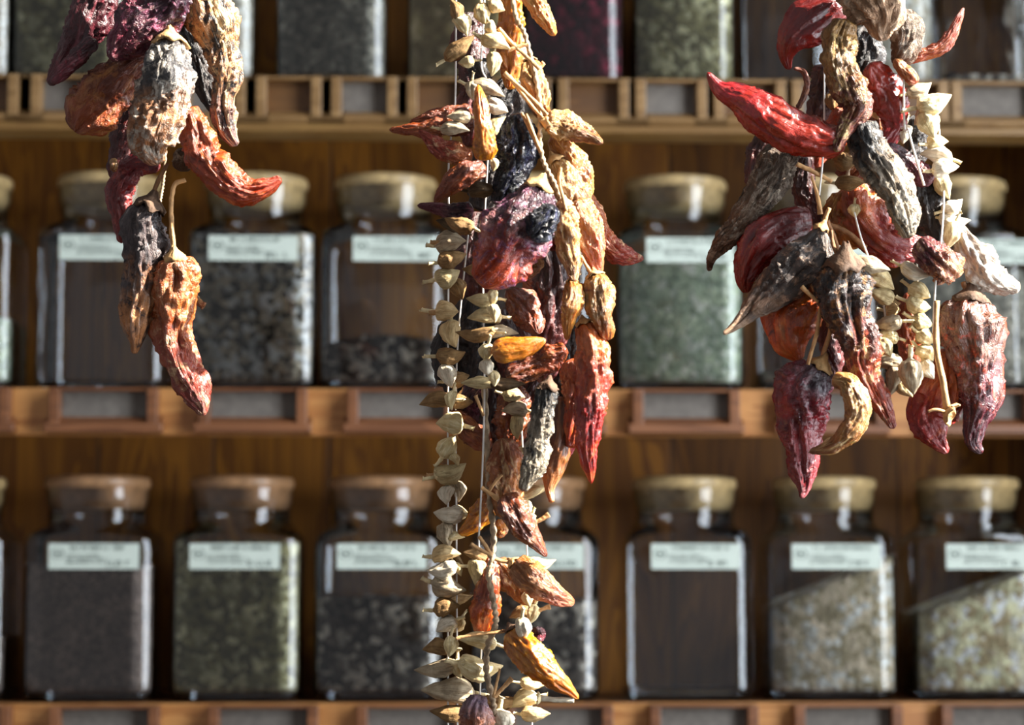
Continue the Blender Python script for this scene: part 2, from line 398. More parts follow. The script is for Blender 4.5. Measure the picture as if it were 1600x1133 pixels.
struct(m.build('window_1', plain('window_paint', 'cfc8ba', .5)))
m = MB(); m.box((-1.6, -1.0, -.05), (1.2, YB + .13, 0)); struct(m.build('floor', plain('floor_boards', '4a3626', .6, var=.1)))

rack = empty('spice_rack', (0, YF, 0)); tag(rack, 'tall pine spice rack of plank back and label-fronted shelves behind the hanging strings', 'rack')
XL, XR = -.66, .62
m = MB(); m.box((XL, YB, .3), (XR, YB + .02, 2.6)); m.build('back_panel', W_BACK, rack)
xr = onY(1592, 400, YF).x
m = MB(); m.box((XL - .02, YF, 0), (XL, YB + .02, 2.6)); m.build('side_panel', W_SHELF, rack)
m = MB(); m.box((XR, YF, 0), (XR + .02, YB + .02, 2.6)); m.build('side_panel', W_SHELF, rack)

def shelf(ytop, ybot, holders, browns, deep):
    zt = onY(800, ytop, YF).z; zb = onY(800, ybot, YF).z
    m = MB(); m.box((XL, YF + .012, zt - .018), (XR, YB, zt - .0005))
    sh = m.build('shelf', W_SHELF, rack)
    # front rail
    m = MB(); m.box((XL, YF + .004, zb), (XR, YF + .018, zt))
    if deep: m.prism([(YF - .012, zb + .004), (YF + .004, zb), (YF + .004, zb + .024), (YF - .010, zb + .020)], XL, XR)
    m.build('front_rail', W_PINE if not deep else wood('pine_rail_olive', '8e6c38', '6a4820', rough=.45, seed=3.3), sh, bevel=.0012)
    hw = .0455; hh = zt - zb
    for k, (lst, cm) in enumerate(((holders, M_CARD), (browns, M_BROWNP))):
        for px in lst:
            cx = onY(px, ytop, YF).x; m = MB(); y0 = YF - .014
            zi = zb + hh * (.36 if not deep else .42)
            for sg in (-1, 1):
                m.box((cx + sg*hw - .005, y0, zi - .012), (cx + sg*hw + .005, YF + .004, zt - .001))
            m.prism([(y0 - .002, zb + .002 + (.012 if deep else 0)), (YF + .004, zb + .001), (YF + .004, zi + .002), (YF - .002, zi), (y0, zi - .006)], cx - hw - .009, cx + hw + .009)
            m.box((cx - hw, y0 + .002, zt - .004), (cx + hw, YF + .004, zt - .001))
            m.build('label_holder', W_OLIVE if deep else W_PINED, sh, bevel=.0012)
            m = MB(); m.box((cx - hw + .005, YF + .001, zi), (cx + hw - .005, YF + .0038, zt - .004)); m.build('card', cm, sh)
    return zt
z2 = shelf(607, 681, [-65, 165, 397, 628, 855, 1070, 1297, 1530], [], False)
z3 = shelf(1099, 1176, [-65, 166, 413, 643, 872, 1098, 1322, 1550], [], False)
z1 = shelf(124, 217, [100, 335, 570, 805, 1047, 1290, 1542], [-15, 217, 452, 688, 925, 1168, 1416], True)
z0 = z1 + (z1 - z2)
m = MB(); m.box((XL, YF, z0 - .05), (XR, YB, z0)); m.build('shelf', W_SHELF, rack)

# ---------------------------------------------------------------- jars
GLASS = glass_mat('jar_glass')
CORK = [plain('cork_lid', 'b59a6c', .38, .6, var=.25, bumpscale=260, bumps=.3), plain('cork_lid_red', '9a7350', .38, .6, var=.25, bumpscale=260, bumps=.3)]
M_LABEL = plain('label_paper', 'c6cfc4', .6, .3, var=.03); M_INK = plain('label_ink', '45534e', .7, .2)
CORNER = []
def _corner():
    """soft jar corner: gentle shoulder near the front, then a tight turn; offsets measured inwards from the sharp corner"""
    segs = [(0, 14, .020, 3), (14, 36, .033, 6), (36, 90, .0065, 6)]
    x = y = 0.0; pts = [(0.0, 0.0)]
    for a0, a1, r, n in segs:
        for i in range(n):
            b0, b1 = R(a0 + (a1 - a0) * i / n), R(a0 + (a1 - a0) * (i + 1) / n)
            x += r * (math.sin(b1) - math.sin(b0)); y += r * (math.cos(b0) - math.cos(b1)); pts.append((x, y))
    ex, ey = pts[-1]
    return [(ex - px, py) for px, py in pts]          # (distance in from the side, distance in from the front)
CORNER = _corner()
def rsq(hx, hy, r, n=9):
    """plan of a square jar with soft corners and faintly bowed faces, anticlockwise from the back right"""
    q = [(hx - a, hy - b) for a, b in CORNER]                       # from the back face round to the right side
    out = [(x, y) for x, y in q[::-1]] + [(-x, y) for x, y in q] + [(-x, -y) for x, y in q[::-1]] + [(x, -y) for x, y in q]
    m = len(CORNER); res = []
    for i, p in enumerate(out):
        res.append(p); q2 = out[(i + 1) % len(out)]
        if (i + 1) % m == 0:
            for t in (.25, .5, .75):
                x, y = p[0] + (q2[0] - p[0]) * t, p[1] + (q2[1] - p[1]) * t; b = 4 * t * (1 - t) * .0012
                if abs(p[1] - q2[1]) < 1e-6: res.append((x, y + math.copysign(b, y)))
                else: res.append((x + math.copysign(b, x), y))
    return res
HX, HY = .0605, .054
def loft(rings, cap0=True, cap1=True):
    vs = []; fs = []; k = len(rings[0])
    for r in rings: vs += r
    for i in range(len(rings) - 1):
        for j in range(k):
            q = (j+1) % k; fs.append([i*k+j, i*k+q, (i+1)*k+q, (i+1)*k+j])
    if cap0: fs.append(list(range(k))[::-1])
    if cap1: fs.append([(len(rings)-1)*k+j for j in range(k)])
    return vs, fs
def ring(c, f, z, circ=None, r=0):
    base = rsq(HX * f, HY * f, .024 * f)
    out = []
    for x, y in base:
        if circ:
            l = math.hypot(x, y); x2, y2 = x / l * r, y / l * r; x, y = x + (x2 - x) * circ, y + (y2 - y) * circ
        out.append((c.x + x, c.y + y, c.z + z))
    return out
BH = .158
def make_jar(px, py, zdeck, label, grp, fill, mat, surf='flat', lab=True, cork=0, labdx=0.0, short=0.0, rnd=0, scale=1.0, labz=0):
    c = Vector((onY(px, py, YJ).x, YJ, zdeck)); root = empty('spice_jar', c); tag(root, label, 'jar', grp)
    global HX
    prof = [(.90, .0015, 0, 0), (.985, .004, 0, 0), (1.0, .012, 0, 0), (1.0, BH - .012, 0, 0), (.985, BH - .004, 0, 0), (.93, BH + .002, .15, .05), (.86, BH + .006, .5, .051), (.80, BH + .0085, 1, .0500), (.8, BH + .012, 1, .0478), (.8, BH + .026, 1, .0474), (.8, BH + .030, 1, .0496), (.8, BH + .040, 1, .0502), (.8, BH + .044, 1, .0500)]
    rings = [ring(c, f, z, ci, r) for f, z, ci, r in prof]
    v, f = loft(rings, True, False); mesh_obj('glass_body', v, f, GLASS, root)
    # thick base of glass
    v, f = loft([ring(c, .93, .003), ring(c, .95, .006), ring(c, .93, .009)]); mesh_obj('base', v, f, GLASS, root)
    # lid: turned cork disc with a plug
    n = 48; pr = [(.0, .024), (.0440, .024), (.0455, .027), (.0478, .031), (.0488, .0445), (.0505, .046), (.0508, .051), (.0490, .0545), (.040, .0562), (.0, .0565)]
    rr = [[(c.x + a * math.cos(2*PI*j/n), c.y + a * math.sin(2*PI*j/n), c.z + BH + z - .0) for j in range(n)] for a, z in pr[1:-1]]
    v, f = loft(rr); mesh_obj('lid', v, f, CORK[cork], root)
    if lab:
        cx = c.x + labdx; hwl = .0425; y = c.y - HY - .0034; z0_, z1_ = c.z + BH - .0335 + labz, c.z + BH - .0095 + labz; KZ = .89
        m = MB(); m.box((cx - hwl, y, z0_), (cx + hwl, y + .0012, z1_), 0)
        def bar(x0, x1, zz, h):
            m.box((cx + x0, y - .0004, z0_ + zz * KZ), (cx + x1, y + .0001, z0_ + (zz + h) * KZ), 1)
        rn = random.Random(rnd)
        # emblem: broken ring with a leaf stroke
        for q in range(14):
            if q in (3, 10): continue
            a = 2*PI*q/14; a2 = a + .36
            m.poly([(cx - .034 + .0055*math.cos(a), y - .0003, z0_ + .0145 + .0055*math.sin(a)), (cx - .034 + .0055*math.cos(a2), y - .0003, z0_ + .0145 + .0055*math.sin(a2)), (cx - .034 + .0043*math.cos(a2), y - .0003, z0_ + .0145 + .0043*math.sin(a2)), (cx - .034 + .0043*math.cos(a), y - .0003, z0_ + .0145 + .0043*math.sin(a))], 1)
        bar(-.036, -.032, .0145, .003)
        def glyphs(x, x1, z, h):
            while x < x1:
                wd = h * rn.uniform(.5, .8); k = rn.random()
                bar(x, x + h*.16, z, h)
                if k < .8: bar(x, x + wd, z + h * .86, h * .14)
                if k > .3: bar(x, x + wd, z, h * .14)
                if .2 < k < .7: bar(x + wd - h*.16, x + wd, z, h)
                x += wd + h * (.22 if rn.random() > .15 else .9)
        glyphs(-.022, .030, .0205, .0042)
        glyphs(-.026, .006, .0135, .0018); glyphs(-.026, .012, .0100, .0018); glyphs(-.026, .008, .0062, .0018)
        glyphs(.012, .032, .0035, .0055)
        m.build('label', [M_LABEL, M_INK], root)
    if fill > 0:
        # heap of contents with its own rough surface
        hx, hy = HX * .955, HY * .95; nx, ny = 34, 14; hts = []
        vs = []; fs = []; base = .0095
        def hgt(u, v):
            if surf == 'flat': h = fill
            elif surf == 'slope_r': h = fill * (.68 + .42 * u)
            elif surf == 'hump': h = fill * (.72 + .42 * math.sin(PI * min(1, u * .75 + .1)) )
            elif surf == 'left': h = fill * (1.08 - .25 * u)
            else: h = fill
            return base + h + .0035 * noise.noise(Vector((u * 9 + rnd * 3, v * 4, rnd))) + .0018 * noise.noise(Vector((u * 30, v * 14, rnd)))
        per = rsq(hx, hy, .026, 12); rings = []
        for t in range(15):
            q = t / 14; rg = []
            for x, y in per:
                H = hgt((x / hx + 1) / 2, (y / hy + 1) / 2)
                z = base + (min(H, BH - .006) - base) * q; k = 1 + .012 * noise.noise(Vector((x * 300, y * 300, z * 300)))
                rg.append((c.x + x * k, c.y + y * k, c.z + z))
            rings.append(rg)
        for sc2 in (.8, .6, .4, .2, .05):
            rings.append([(c.x + x * sc2, c.y + y * sc2, c.z + min(hgt((x*sc2/hx + 1) / 2, (y*sc2/hy + 1) / 2), BH - .006)) for x, y in per])
        v, f = loft(rings); mesh_obj('contents', v, f, mat, root)
    return root
G = {
 'seed':  grain_mat('striped_seeds', ('2c2822', 'a0947e', 'd6ccb4', '3a382f'), .0058),
 'dark':  grain_mat('dark_flakes', ('302a26', '645a50', 'beb0a0', '242220'), .0056),
 'powder':grain_mat('brown_powder', ('564a42', '70625a', '86766a', '4a423e'), .0026, contrast=.5),
 'green': grain_mat('olive_herb', ('5a543e', '86805c', 'c0b490', '48442f'), .0056),
 'sage':  grain_mat('sage_herb', ('767e6a', 'a0a88e', 'c0c4ac', '5c6a5c'), .0052),
 'straw': grain_mat('straw_herb', ('8c8068', 'b9ab95', 'dccdb4', '5a5234'), .0064),
 'straw2':grain_mat('bran_flakes', ('8e7e62', 'c8b494', 'ecdcc0', '544a2e'), .0070),
 'grey':  grain_mat('grey_herb', ('5a574e', '7d796c', 'a09a8a', '4a473f'), .0050),
 'pale':  grain_mat('pale_seeds', ('8a8374', 'b0a896', 'cfc6b2', '70695a'), .0056),
 'rose':  grain_mat('dark_petals', ('2a0c14', '4a1420', '7a2436', '16080c'), .0080),
 'peel':  grain_mat('peel_chips', ('7a6a44', '9a8a5e', 'b8a880', '5a4c30'), .0100),
}
rows = [
 (z2, 'jars on the middle shelf', [
  (-65, 'glass spice jar half out of frame at the left end of the middle shelf', .06, 'sage', 'flat', 0),
  (170, 'empty-looking glass jar on the middle shelf, behind the left chilli string', 0, None, '', 0),
  (400, 'glass jar full of black and white seeds on the middle shelf', .148, 'seed', 'flat', 0),
  (602, 'glass jar with a low dark heap of flakes on the middle shelf', .040, 'dark', 'hump', 0),
  (828, 'glass jar on the middle shelf hidden behind the centre bundle', .04, 'dark', 'flat', 0),
  (1056, 'glass jar of pale sage-green herb on the middle shelf', .125, 'sage', 'flat', 0),
  (1272, 'glass jar on the middle shelf behind the right pepper bundle, nearly empty', .012, 'grey', 'flat', 0),
  (1494, 'rightmost glass jar on the middle shelf, filled with grey-green herb', .110, 'grey', 'flat', 0)]),
 (z3, 'jars on the bottom shelf', [
  (-78, 'glass spice jar cut off at the left end of the bottom shelf', .05, 'powder', 'flat', 0),
  (150, 'glass jar full of fine brown powder on the bottom shelf', .118, 'powder', 'flat', 1),
  (376, 'glass jar full of olive-grey chopped herb on the bottom shelf', .140, 'green', 'flat', 1),
  (594, 'glass jar two thirds full of dark speckled flakes on the bottom shelf', .088, 'dark', 'flat', 1),
  (834, 'glass jar of dark herb on the bottom shelf, behind the lower centre bundle', .086, 'dark', 'flat', 1),
  (1071, 'clear empty glass jar on the bottom shelf', 0, None, '', 0),
  (1290, 'glass jar of straw-coloured herb heaped to the right on the bottom shelf', .115, 'straw', 'slope_r', 0),
  (1514, 'rightmost bottom-shelf jar, holding pale bran-like flakes sloping up to the right', .105, 'straw2', 'slope_r', 0)]),
 (z1, 'jars on the top shelf', [
  (-56, 'leftmost top-shelf jar, filled with pale seeds', .12, 'pale', 'flat', 0),
  (120, 'top-shelf jar of dim grey herb behind the left string', .10, 'green', 'flat', 0),
  (318, 'top-shelf jar of pale seeds just right of the left chilli string', .13, 'pale', 'flat', 0),
  (522, 'top-shelf jar half full of grey herb, left of the centre bundle', .080, 'grey', 'flat', 0),
  (722, 'top-shelf jar of tan peel chips behind the centre bundle', .10, 'peel', 'flat', 0),
  (893, 'top-shelf jar of dark red petals', .13, 'rose', 'flat', 0),
  (1062, 'top-shelf jar of dark olive herb between the centre and right bundles', .12, 'green', 'flat', 0),
  (1221, 'empty top-shelf jar behind the big red chilli', .0, None, 'flat', 0),
  (1376, 'top-shelf jar of pale seeds behind the right bundle', .12, 'pale', 'flat', 0),
  (1532, 'rightmost top-shelf jar with a thin layer of dark crumbs', .006, 'dark', 'flat', 0)]),
]
n_ = 0
for zd, grp, lst in rows:
    for (px, lb, fill, mt, sf, ck) in lst:
        n_ += 1
        ldx = {170: .004, 400: .002, 602: .013, 1056: .008, 1272: .0, 1494: .03}.get(px, 0) if zd is z2 else {150: .006, 376: -.001, 594: .003, 834: .003, 1071: .004, 1290: .001, 1514: .008}.get(px, 0)
        s0 = HX
        if zd is z1: HX = {893: .048, 1062: .049, 1221: .044, 1376: .044, 1532: .049}.get(px, .053)
        make_jar(px, 420 if zd is z2 else (960 if zd is z3 else 60), zd, lb, grp, fill, G[mt] if mt else None, sf, True, ck, ldx, rnd=n_)
        HX = s0

# ================================================================ hanging strings (photo pixels -> points around the 1.35 m plane)
pole_a, pole_b = at(-300, -330, 0), at(1900, -330, 0)
o = tube('hanging_pole', [(*pole_a, .011), (*((pole_a + pole_b) / 2), .011), (*pole_b, .011)], wood('pole_wood', '8a6238', '5c3a1c', seed=5), None, 16, loc=pole_a); tag(o, 'wooden pole above the frame from which the three bundles hang', 'pole')
JUTE = plain('jute', 'a08a70', .85, .2, var=.35, bumpscale=900, bumps=1.0, bd=.0006); WHITE = plain('cotton_thread', 'e2ddd6', .8, .2)
def cord(name, pts, r, mat, label, cat, twist=.55, sides=10, group=None):
    P = [(*at(p[0], p[1], p[2] if len(p) > 2 else 0), r * PX) for p in pts]
    L = sum(math.dist(pts[i][:2], pts[i+1][:2]) for i in range(len(pts)-1))
    o = tube(name, P, mat, None, sides, n=max(8, int(L / 3)), twist=twist, loc=Vector(P[0][:3])); tag(o, label, cat, group); return o
cord('jute_twine', [(262, -330, .012), (262, 60, .012), (258, 250, .012), (248, 330, .006)], 2.2, JUTE, 'brown twine carrying the left-hand bundle of dried peppers', 'twine')
cord('jute_twine', [(800, -330), (800, -20, -.018), (822, 60, -.03), (842, 150, -.034), (846, 240, -.034), (872, 300, -.034), (895, 380, -.034), (905, 430, -.03)], 3.5, JUTE, 'fuzzy jute twine running down the right side of the centre bundle', 'twine')
cord('jute_twine', [(757, 600, -.022), (760, 680, -.024), (764, 770, -.026), (771, 830, -.03), (769, 870, -.03), (764, 900, -.03), (772, 945, -.03), (774, 975, -.03), (762, 1010, -.03), (760, 1050, -.03), (770, 1095, -.03), (772, 1125, -.03), (770, 1190, -.03)], 4.4, JUTE, 'pale jute twine hanging down the middle of the lower centre bundle', 'twine')
cord('jute_twine', [(1345, -330), (1350, -40, .01), (1345, 120, .012), (1320, 300, .01), (1300, 380, .005), (1280, 470, 0)], 3, JUTE, 'twine through the middle of the right-hand pepper bundle', 'twine')
cord('cotton_thread', [(762, -330), (757, 0, -.02), (752, 100, -.02), (765, 160, -.015), (755, 400, 0), (757, 590, -.024), (755, 700, -.03), (751, 790, -.03), (748, 842, -.03)], 1.6, WHITE, 'taut white thread down the middle of the centre bundle', 'thread', 0, 6)
cord('cotton_thread', [(712, -330, .005), (712, 120, .005), (706, 200, -.012), (701, 260, -.012), (701, 340, -.01), (700, 600, -.01), (700, 860, -.01), (700, 1180, -.01)], 1.6, WHITE, 'white thread through the leftmost dried okra strand', 'thread', 0, 6)
cord('cotton_thread', [(735, 330, .0), (714, 560, -.004), (713, 800, -.004), (714, 1000, -.004), (715, 1180, -.004)], 1.5, WHITE, 'second white thread just right of the leftmost okra strand', 'thread', 0, 6)
cord('cotton_thread', [(748, 838, -.012), (750, 900, -.008), (754, 960, -.008), (751, 1050, -.008), (748, 1180, -.008)], 1.5, WHITE, 'white thread carrying the middle okra pods at the foot of the centre bundle', 'thread', 0, 6)
cord('cotton_thread', [(800, 570, .0), (812, 640, -.006), (820, 760, -.008), (824, 880, -.008), (828, 960, -.008), (832, 1180, -.008)], 1.5, WHITE, 'white thread carrying the right-hand okra pods of the centre bundle', 'thread', 0, 6)
cord('cotton_thread', [(1415, -330), (1412, 150, -.02), (1420, 205, -.03), (1432, 250, -.03), (1444, 290, -.03)], 1.8, WHITE, 'slanting white thread across the upper right bundle', 'thread', 0, 6)
cord('cotton_thread', [(1285, -330), (1288, 150, -.01), (1286, 240, -.03), (1280, 305, -.03)], 1.6, WHITE, 'thin white thread left of centre in the right bundle', 'thread', 0, 6)
cord('cotton_thread', [(1462, 150, -.01), (1474, 280, -.016), (1472, 360, -.03), (1462, 440, -.035), (1458, 520, -.035)], 1.6, WHITE, 'white thread carrying the cream okra pods at the right edge', 'thread', 0, 6)
cord('cotton_thread', [(1335, 332, -.03), (1345, 370, -.034), (1358, 405, -.034), (1380, 470, -.02), (1390, 600, -.02)], 1.5, WHITE, 'white thread carrying the okra pods in the middle of the right bundle', 'thread', 0, 6)
cord('cotton_thread', [(1432, 380, -.02), (1434, 440, -.02), (1442, 520, -.02), (1446, 580, -.02)], 1.4, WHITE, 'white thread carrying the short upright okra row in the right bundle', 'thread', 0, 6)

def find(key):
    for o in C.objects:
        if key in o.get('label', ''): return o
    raise KeyError(key)
def sub(P, sty, name, key, off):
    SEED[0] += 1
    return chili_body(name, [(p[0], p[1], p[2], off) for p in P], skin_for(sty), find(key), SEED[0])
GL, GC, GR = 'dried peppers of the left string', 'dried peppers of the centre bundle', 'dried peppers of the right bundle'
# ---- left string
chili([(168, -50, 22), (148, 5, 34), (125, 62, 26), (100, 100, 16), (77, 133, 6)], 'maroon', 'dark maroon dried chilli with a long tip pointing down-left, top of left string', .0, group=GL)
chili([(290, -30, 16), (262, 8, 32), (222, 42, 38), (190, 72, 24), (172, 92, 7)], 'purple', 'crumpled glossy purple dried pepper at the top of the left string', -.03, group=GL, crumple=.3, ridge=.28)
chili([(150, 62, 10), (128, 82, 13), (104, 105, 12), (80, 130, 5)], 'maroon', 'small wrinkled maroon tip hanging below the purple pepper, left string', -.022, group=GL)
chili([(238, 82, 12), (205, 102, 26), (172, 138, 38), (146, 172, 36), (126, 195, 22), (118, 207, 7)], 'brownor', 'broad orange-brown dried pepper pointing down-left, left string', -.008, group=GL, crumple=.25)
chili([(238, 60, 20), (226, 130, 26), (208, 200, 26), (188, 262, 18), (182, 285, 6)], 'darkred', 'dark red-brown dried pepper behind the mouldy one, left string', .03, group=GL)
chili([(264, 66, 22), (262, 100, 33), (258, 150, 36), (246, 190, 36), (235, 225, 30), (246, 258, 10)], 'mould', 'white-and-black mouldy dried pepper with a tan calyx, centre of left string', -.032, cal=24, stem=[(264, 40, 3)], group=GL, crumple=.34, ridge=.3)
chili([(272, -30, 18), (288, 40, 24), (312, 100, 20), (332, 160, 14), (345, 185, 5)], 'black', 'blackened dried pepper between the mouldy and the cream ones, left string', .012, group=GL)
chili([(296, -40, 28), (326, 20, 32), (344, 70, 27), (354, 115, 22), (349, 150, 15), (350, 180, 18), (358, 208, 12), (370, 228, 6)], 'creamdk', 'long cream and black dried pepper, right side of the left string', -.015, group=GL, crumple=.3)
chili([(294, 168, 13), (304, 195, 20), (320, 240, 27), (350, 280, 24), (385, 298, 19), (418, 292, 12), (440, 279, 5)], 'orange', 'orange dried chilli curling out to the right, left string', -.02, group=GL, crumple=.25)
chili([(250, 262, 8), (222, 256, 15), (196, 276, 19), (185, 310, 17), (190, 345, 13), (190, 380, 5)], 'redlp', 'curled red dried pepper bent like a hook, left string', .0, group=GL, crumple=.3)
sub([(278, 232, 8), (286, 250, 15), (282, 268, 10)], 'silver', 'calyx', 'white-and-black mouldy', -.01)
chili([(234, 322, 18), (224, 350, 31), (225, 400, 31), (220, 450, 27), (213, 500, 21), (212, 535, 10), (209, 553, 4)], 'greyor', 'grey and purple dried pepper with a pale orange tip, lower left string', -.015, cal=24, stem=[(246, 285, 3.5), (262, 255, 3)], group=GL, dark=1, crumple=.26)
chili([(273, 402, 24), (276, 430, 32), (272, 480, 31), (271, 525, 26), (286, 575, 25), (303, 610, 23), (314, 635, 12), (318, 649, 4)], 'tanred', 'lowest pepper of the left string, tan above and red below, hanging to the shelf line', -.02, cal=17, stem=[(268, 350, 4), (268, 310, 3.6), (274, 288, 3.6), (290, 281, 3.8)], group=GL, crumple=.26)
sub([(304, 462, 5), (312, 474, 5), (320, 480, 6)], 'cream', 'stem_stub', 'lowest pepper of the left', .0)
chili([(176, 248, 4), (178, 258, 6), (176, 267, 4)], 'cream', 'tiny pale seed caught at the left edge of the left string', -.0, name='pepper_seed', cat='seed')

# ---- right bundle
chili([(1335, 5, 14), (1300, 12, 28), (1265, 32, 36), (1238, 60, 25), (1229, 85, 13), (1233, 109, 4)], 'red', 'dark glossy red chilli at the upper left of the right bundle', .0, group=GR, crumple=.1, ridge=.18)
chili([(1330, -40, 36), (1362, -5, 46), (1380, 25, 40), (1380, 50, 18), (1382, 64, 5)], 'papery', 'crumpled beige papery pepper at the top of the right bundle', -.03, group=GR, crumple=.34)
chili([(1408, 15, 14), (1418, 50, 24), (1410, 82, 18), (1400, 100, 8)], 'silver', 'shrivelled grey-brown pepper under the papery one, top of right bundle', -.01, group=GR)
chili([(1322, 30, 16), (1312, 60, 22), (1314, 100, 23), (1328, 140, 26), (1338, 168, 20), (1325, 195, 14), (1313, 215, 10), (1306, 238, 4)], 'yelwr', 'wrinkled yellow and brown chilli bending downwards, upper right bundle', -.035, group=GR, crumple=.32)
chili([(1352, 40, 18), (1354, 80, 26), (1350, 115, 22), (1345, 130, 8)], 'black', 'dark grey shrivelled pepper behind the yellow wrinkled one', .008, group=GR)
chili([(1360, 98, 14), (1376, 130, 24), (1394, 165, 24), (1400, 192, 18), (1392, 215, 14), (1378, 234, 5)], 'shred', 'open red pepper with purple edge, upper right bundle', -.015, group=GR, crumple=.25, flat=.5)
chili([(1398, 92, 12), (1440, 86, 9), (1470, 74, 10), (1488, 52, 8), (1499, 28, 5), (1506, 12, 2)], 'orange', 'thin twisted orange chilli pointing up-right, right bundle', -.005, group=GR)
chili([(1398, 92, 7), (1410, 108, 9), (1424, 122, 10), (1430, 132, 6)], 'peach', 'small orange curl below the thin twisted chilli', -.02, group=GR)
chili([(1322, 216, 18), (1285, 218, 29), (1240, 205, 35), (1195, 180, 31), (1155, 153, 22), (1124, 138, 12), (1105, 113, 3)], 'shred', 'big shiny pinkish-red chilli pointing left, right bundle', -.03, group=GR, crumple=.12, ridge=.2)
chili([(1325, 170, 16), (1308, 205, 24), (1288, 236, 14), (1275, 262, 4)], 'orange', 'orange-brown chilli crossing the end of the big shiny red one', -.018, group=GR)
sub([(1245, 172, 4), (1256, 150, 4.5), (1261, 130, 4.5), (1255, 112, 4), (1240, 107, 3)], 'brownor', 'stem', 'big shiny pinkish-red', .0)
chili([(1205, 205, 12), (1188, 240, 18), (1178, 280, 14), (1176, 300, 5)], 'darkred', 'dark brown pepper just left of the dry silver one, right bundle', .02, group=GR)
chili([(1236, 222, 20), (1214, 258, 25), (1192, 300, 24), (1162, 342, 18), (1132, 374, 14), (1114, 400, 8), (1107, 424, 3)], 'silver', 'dry silver-brown chilli pointing down-left with an orange tip, right bundle', -.005, group=GR, crumple=.28)
chili([(1268, 345, 20), (1232, 350, 28), (1197, 372, 36), (1174, 405, 28), (1164, 436, 16), (1166, 458, 5)], 'red', 'plump dark red chilli with pink crumpled end, left of right bundle', -.01, group=GR, crumple=.14, ridge=.2)
chili([(1284, 356, 8), (1268, 392, 28), (1238, 425, 31), (1206, 455, 25), (1176, 485, 16), (1150, 508, 8), (1130, 522, 3)], 'greyleaf', 'grey leathery chilli in front of the plump red one, pointing down-left', -.035, stem=[(1296, 325, 3.5)], cal=12, group=GR, crumple=.26, flat=.6)
chili([(1285, 430, 12), (1260, 468, 36), (1238, 500, 42), (1238, 534, 29), (1250, 564, 6)], 'orglow', 'rounded amber-orange pepper below the grey leathery chilli', -.012, group=GR, crumple=.14)
chili([(1320, 412, 26), (1318, 445, 42), (1326, 490, 36), (1342, 530, 29), (1346, 570, 24), (1364, 610, 18), (1384, 645, 10), (1397, 670, 4)], 'greyred', 'large grey-topped pepper turning orange downwards, middle of right bundle', -.04, cal=30, stem=[(1304, 390, 3.5), (1298, 360, 3)], dark=1, group=GR, crumple=.3, ridge=.3)
chili([(1318, 572, 8), (1345, 600, 11), (1372, 628, 10), (1390, 650, 6)], 'orange', 'narrow orange chilli under the large grey-topped one', -.02, group=GR)
chili([(1298, 440, 16), (1296, 500, 20), (1300, 555, 18), (1308, 600, 8)], 'darkred', 'dark brown pepper just left of the large grey-topped one', .015, group=GR)
chili([(1282, 570, 22), (1262, 605, 42), (1252, 645, 36), (1252, 690, 25), (1254, 730, 20), (1256, 760, 10), (1252, 779, 3)], 'redlil', 'lowest red pepper of the right bundle, purple-white bloom on its shoulder', -.025, cal=18, stem=[(1296, 520, 3.5), (1304, 480, 3)], group=GR, crumple=.24)
chili([(1300, 592, 10), (1326, 602, 16), (1340, 640, 18), (1325, 676, 16), (1298, 698, 11), (1264, 707, 3)], 'cream', 'tan crescent-shaped chilli curving beside the lowest red pepper', -.045, group=GR, crumple=.2)
chili([(1472, 545, 13), (1478, 582, 23), (1465, 625, 36), (1450, 652, 30), (1462, 685, 18), (1481, 708, 5)], 'redor', 'orange-red pepper behind the dried flower-like cap, lower right bundle', -.012, group=GR, crumple=.16)
chili([(1516, 468, 30), (1514, 500, 46), (1524, 540, 38), (1530, 580, 34), (1534, 620, 27), (1525, 660, 16), (1522, 690, 11), (1534, 709, 4)], 'purred', 'rightmost hanging pepper, wrinkled brown above and purple-red below', -.02, cal=26, stem=[(1505, 440, 4)], dark=1, group=GR, crumple=.28, ridge=.28)
chili([(1494, 350, 8), (1512, 388, 22), (1535, 420, 26), (1562, 442, 19), (1594, 452, 7)], 'white', 'white papery husk pointing right, at the right edge', -.02, name='dried_husk', cat='husk', crumple=.25)
chili([(1438, 372, 10), (1455, 395, 20), (1476, 418, 27), (1484, 436, 20)], 'starend', 'stubby purple and orange pepper end facing the camera, right bundle', -.03, group=GR, crumple=.36)
chili([(1345, 285, 24), (1345, 330, 38), (1372, 372, 34), (1412, 388, 24), (1446, 388, 12)], 'redor', 'broad brown-red pepper behind the grey fibrous one, right bundle', .01, group=GR, crumple=.16)
chili([(1318, 300, 14), (1312, 335, 22), (1325, 365, 20), (1345, 385, 8)], 'yellow', 'crumpled yellow-brown pepper behind the white bead, right bundle', .008, group=GR, crumple=.32)
chili([(1345, 190, 20), (1358, 235, 26), (1384, 272, 27), (1404, 312, 25), (1415, 345, 19), (1421, 372, 7)], 'bark', 'long grey fibrous pepper, black at its top, middle of right bundle', -.03, group=GR, crumple=.3)
chili([(1440, 255, 12), (1444, 300, 20), (1455, 345, 17), (1466, 390, 8)], 'black', 'black dried pepper right of the grey fibrous one', -.01, group=GR, crumple=.3)
chili([(1428, 180, 12), (1434, 220, 20), (1425, 265, 10)], 'black', 'small black pepper behind the slanting white thread', .0, group=GR)
chili([(1382, 228, 8), (1410, 250, 14), (1436, 272, 17), (1458, 284, 8)], 'purple', 'small purple-red pepper crossing under the slanting thread', -.02, group=GR)
chili([(1260, 240, 10), (1256, 290, 18), (1268, 330, 14), (1278, 350, 5)], 'darkred', 'dark red pepper hanging under the big shiny red chilli', .01, group=GR)
chili([(1428, 455, 10), (1420, 500, 22), (1424, 545, 20), (1432, 575, 8)], 'orglow', 'dim orange-brown pepper between the two okra rows, right bundle', .02, group=GR)
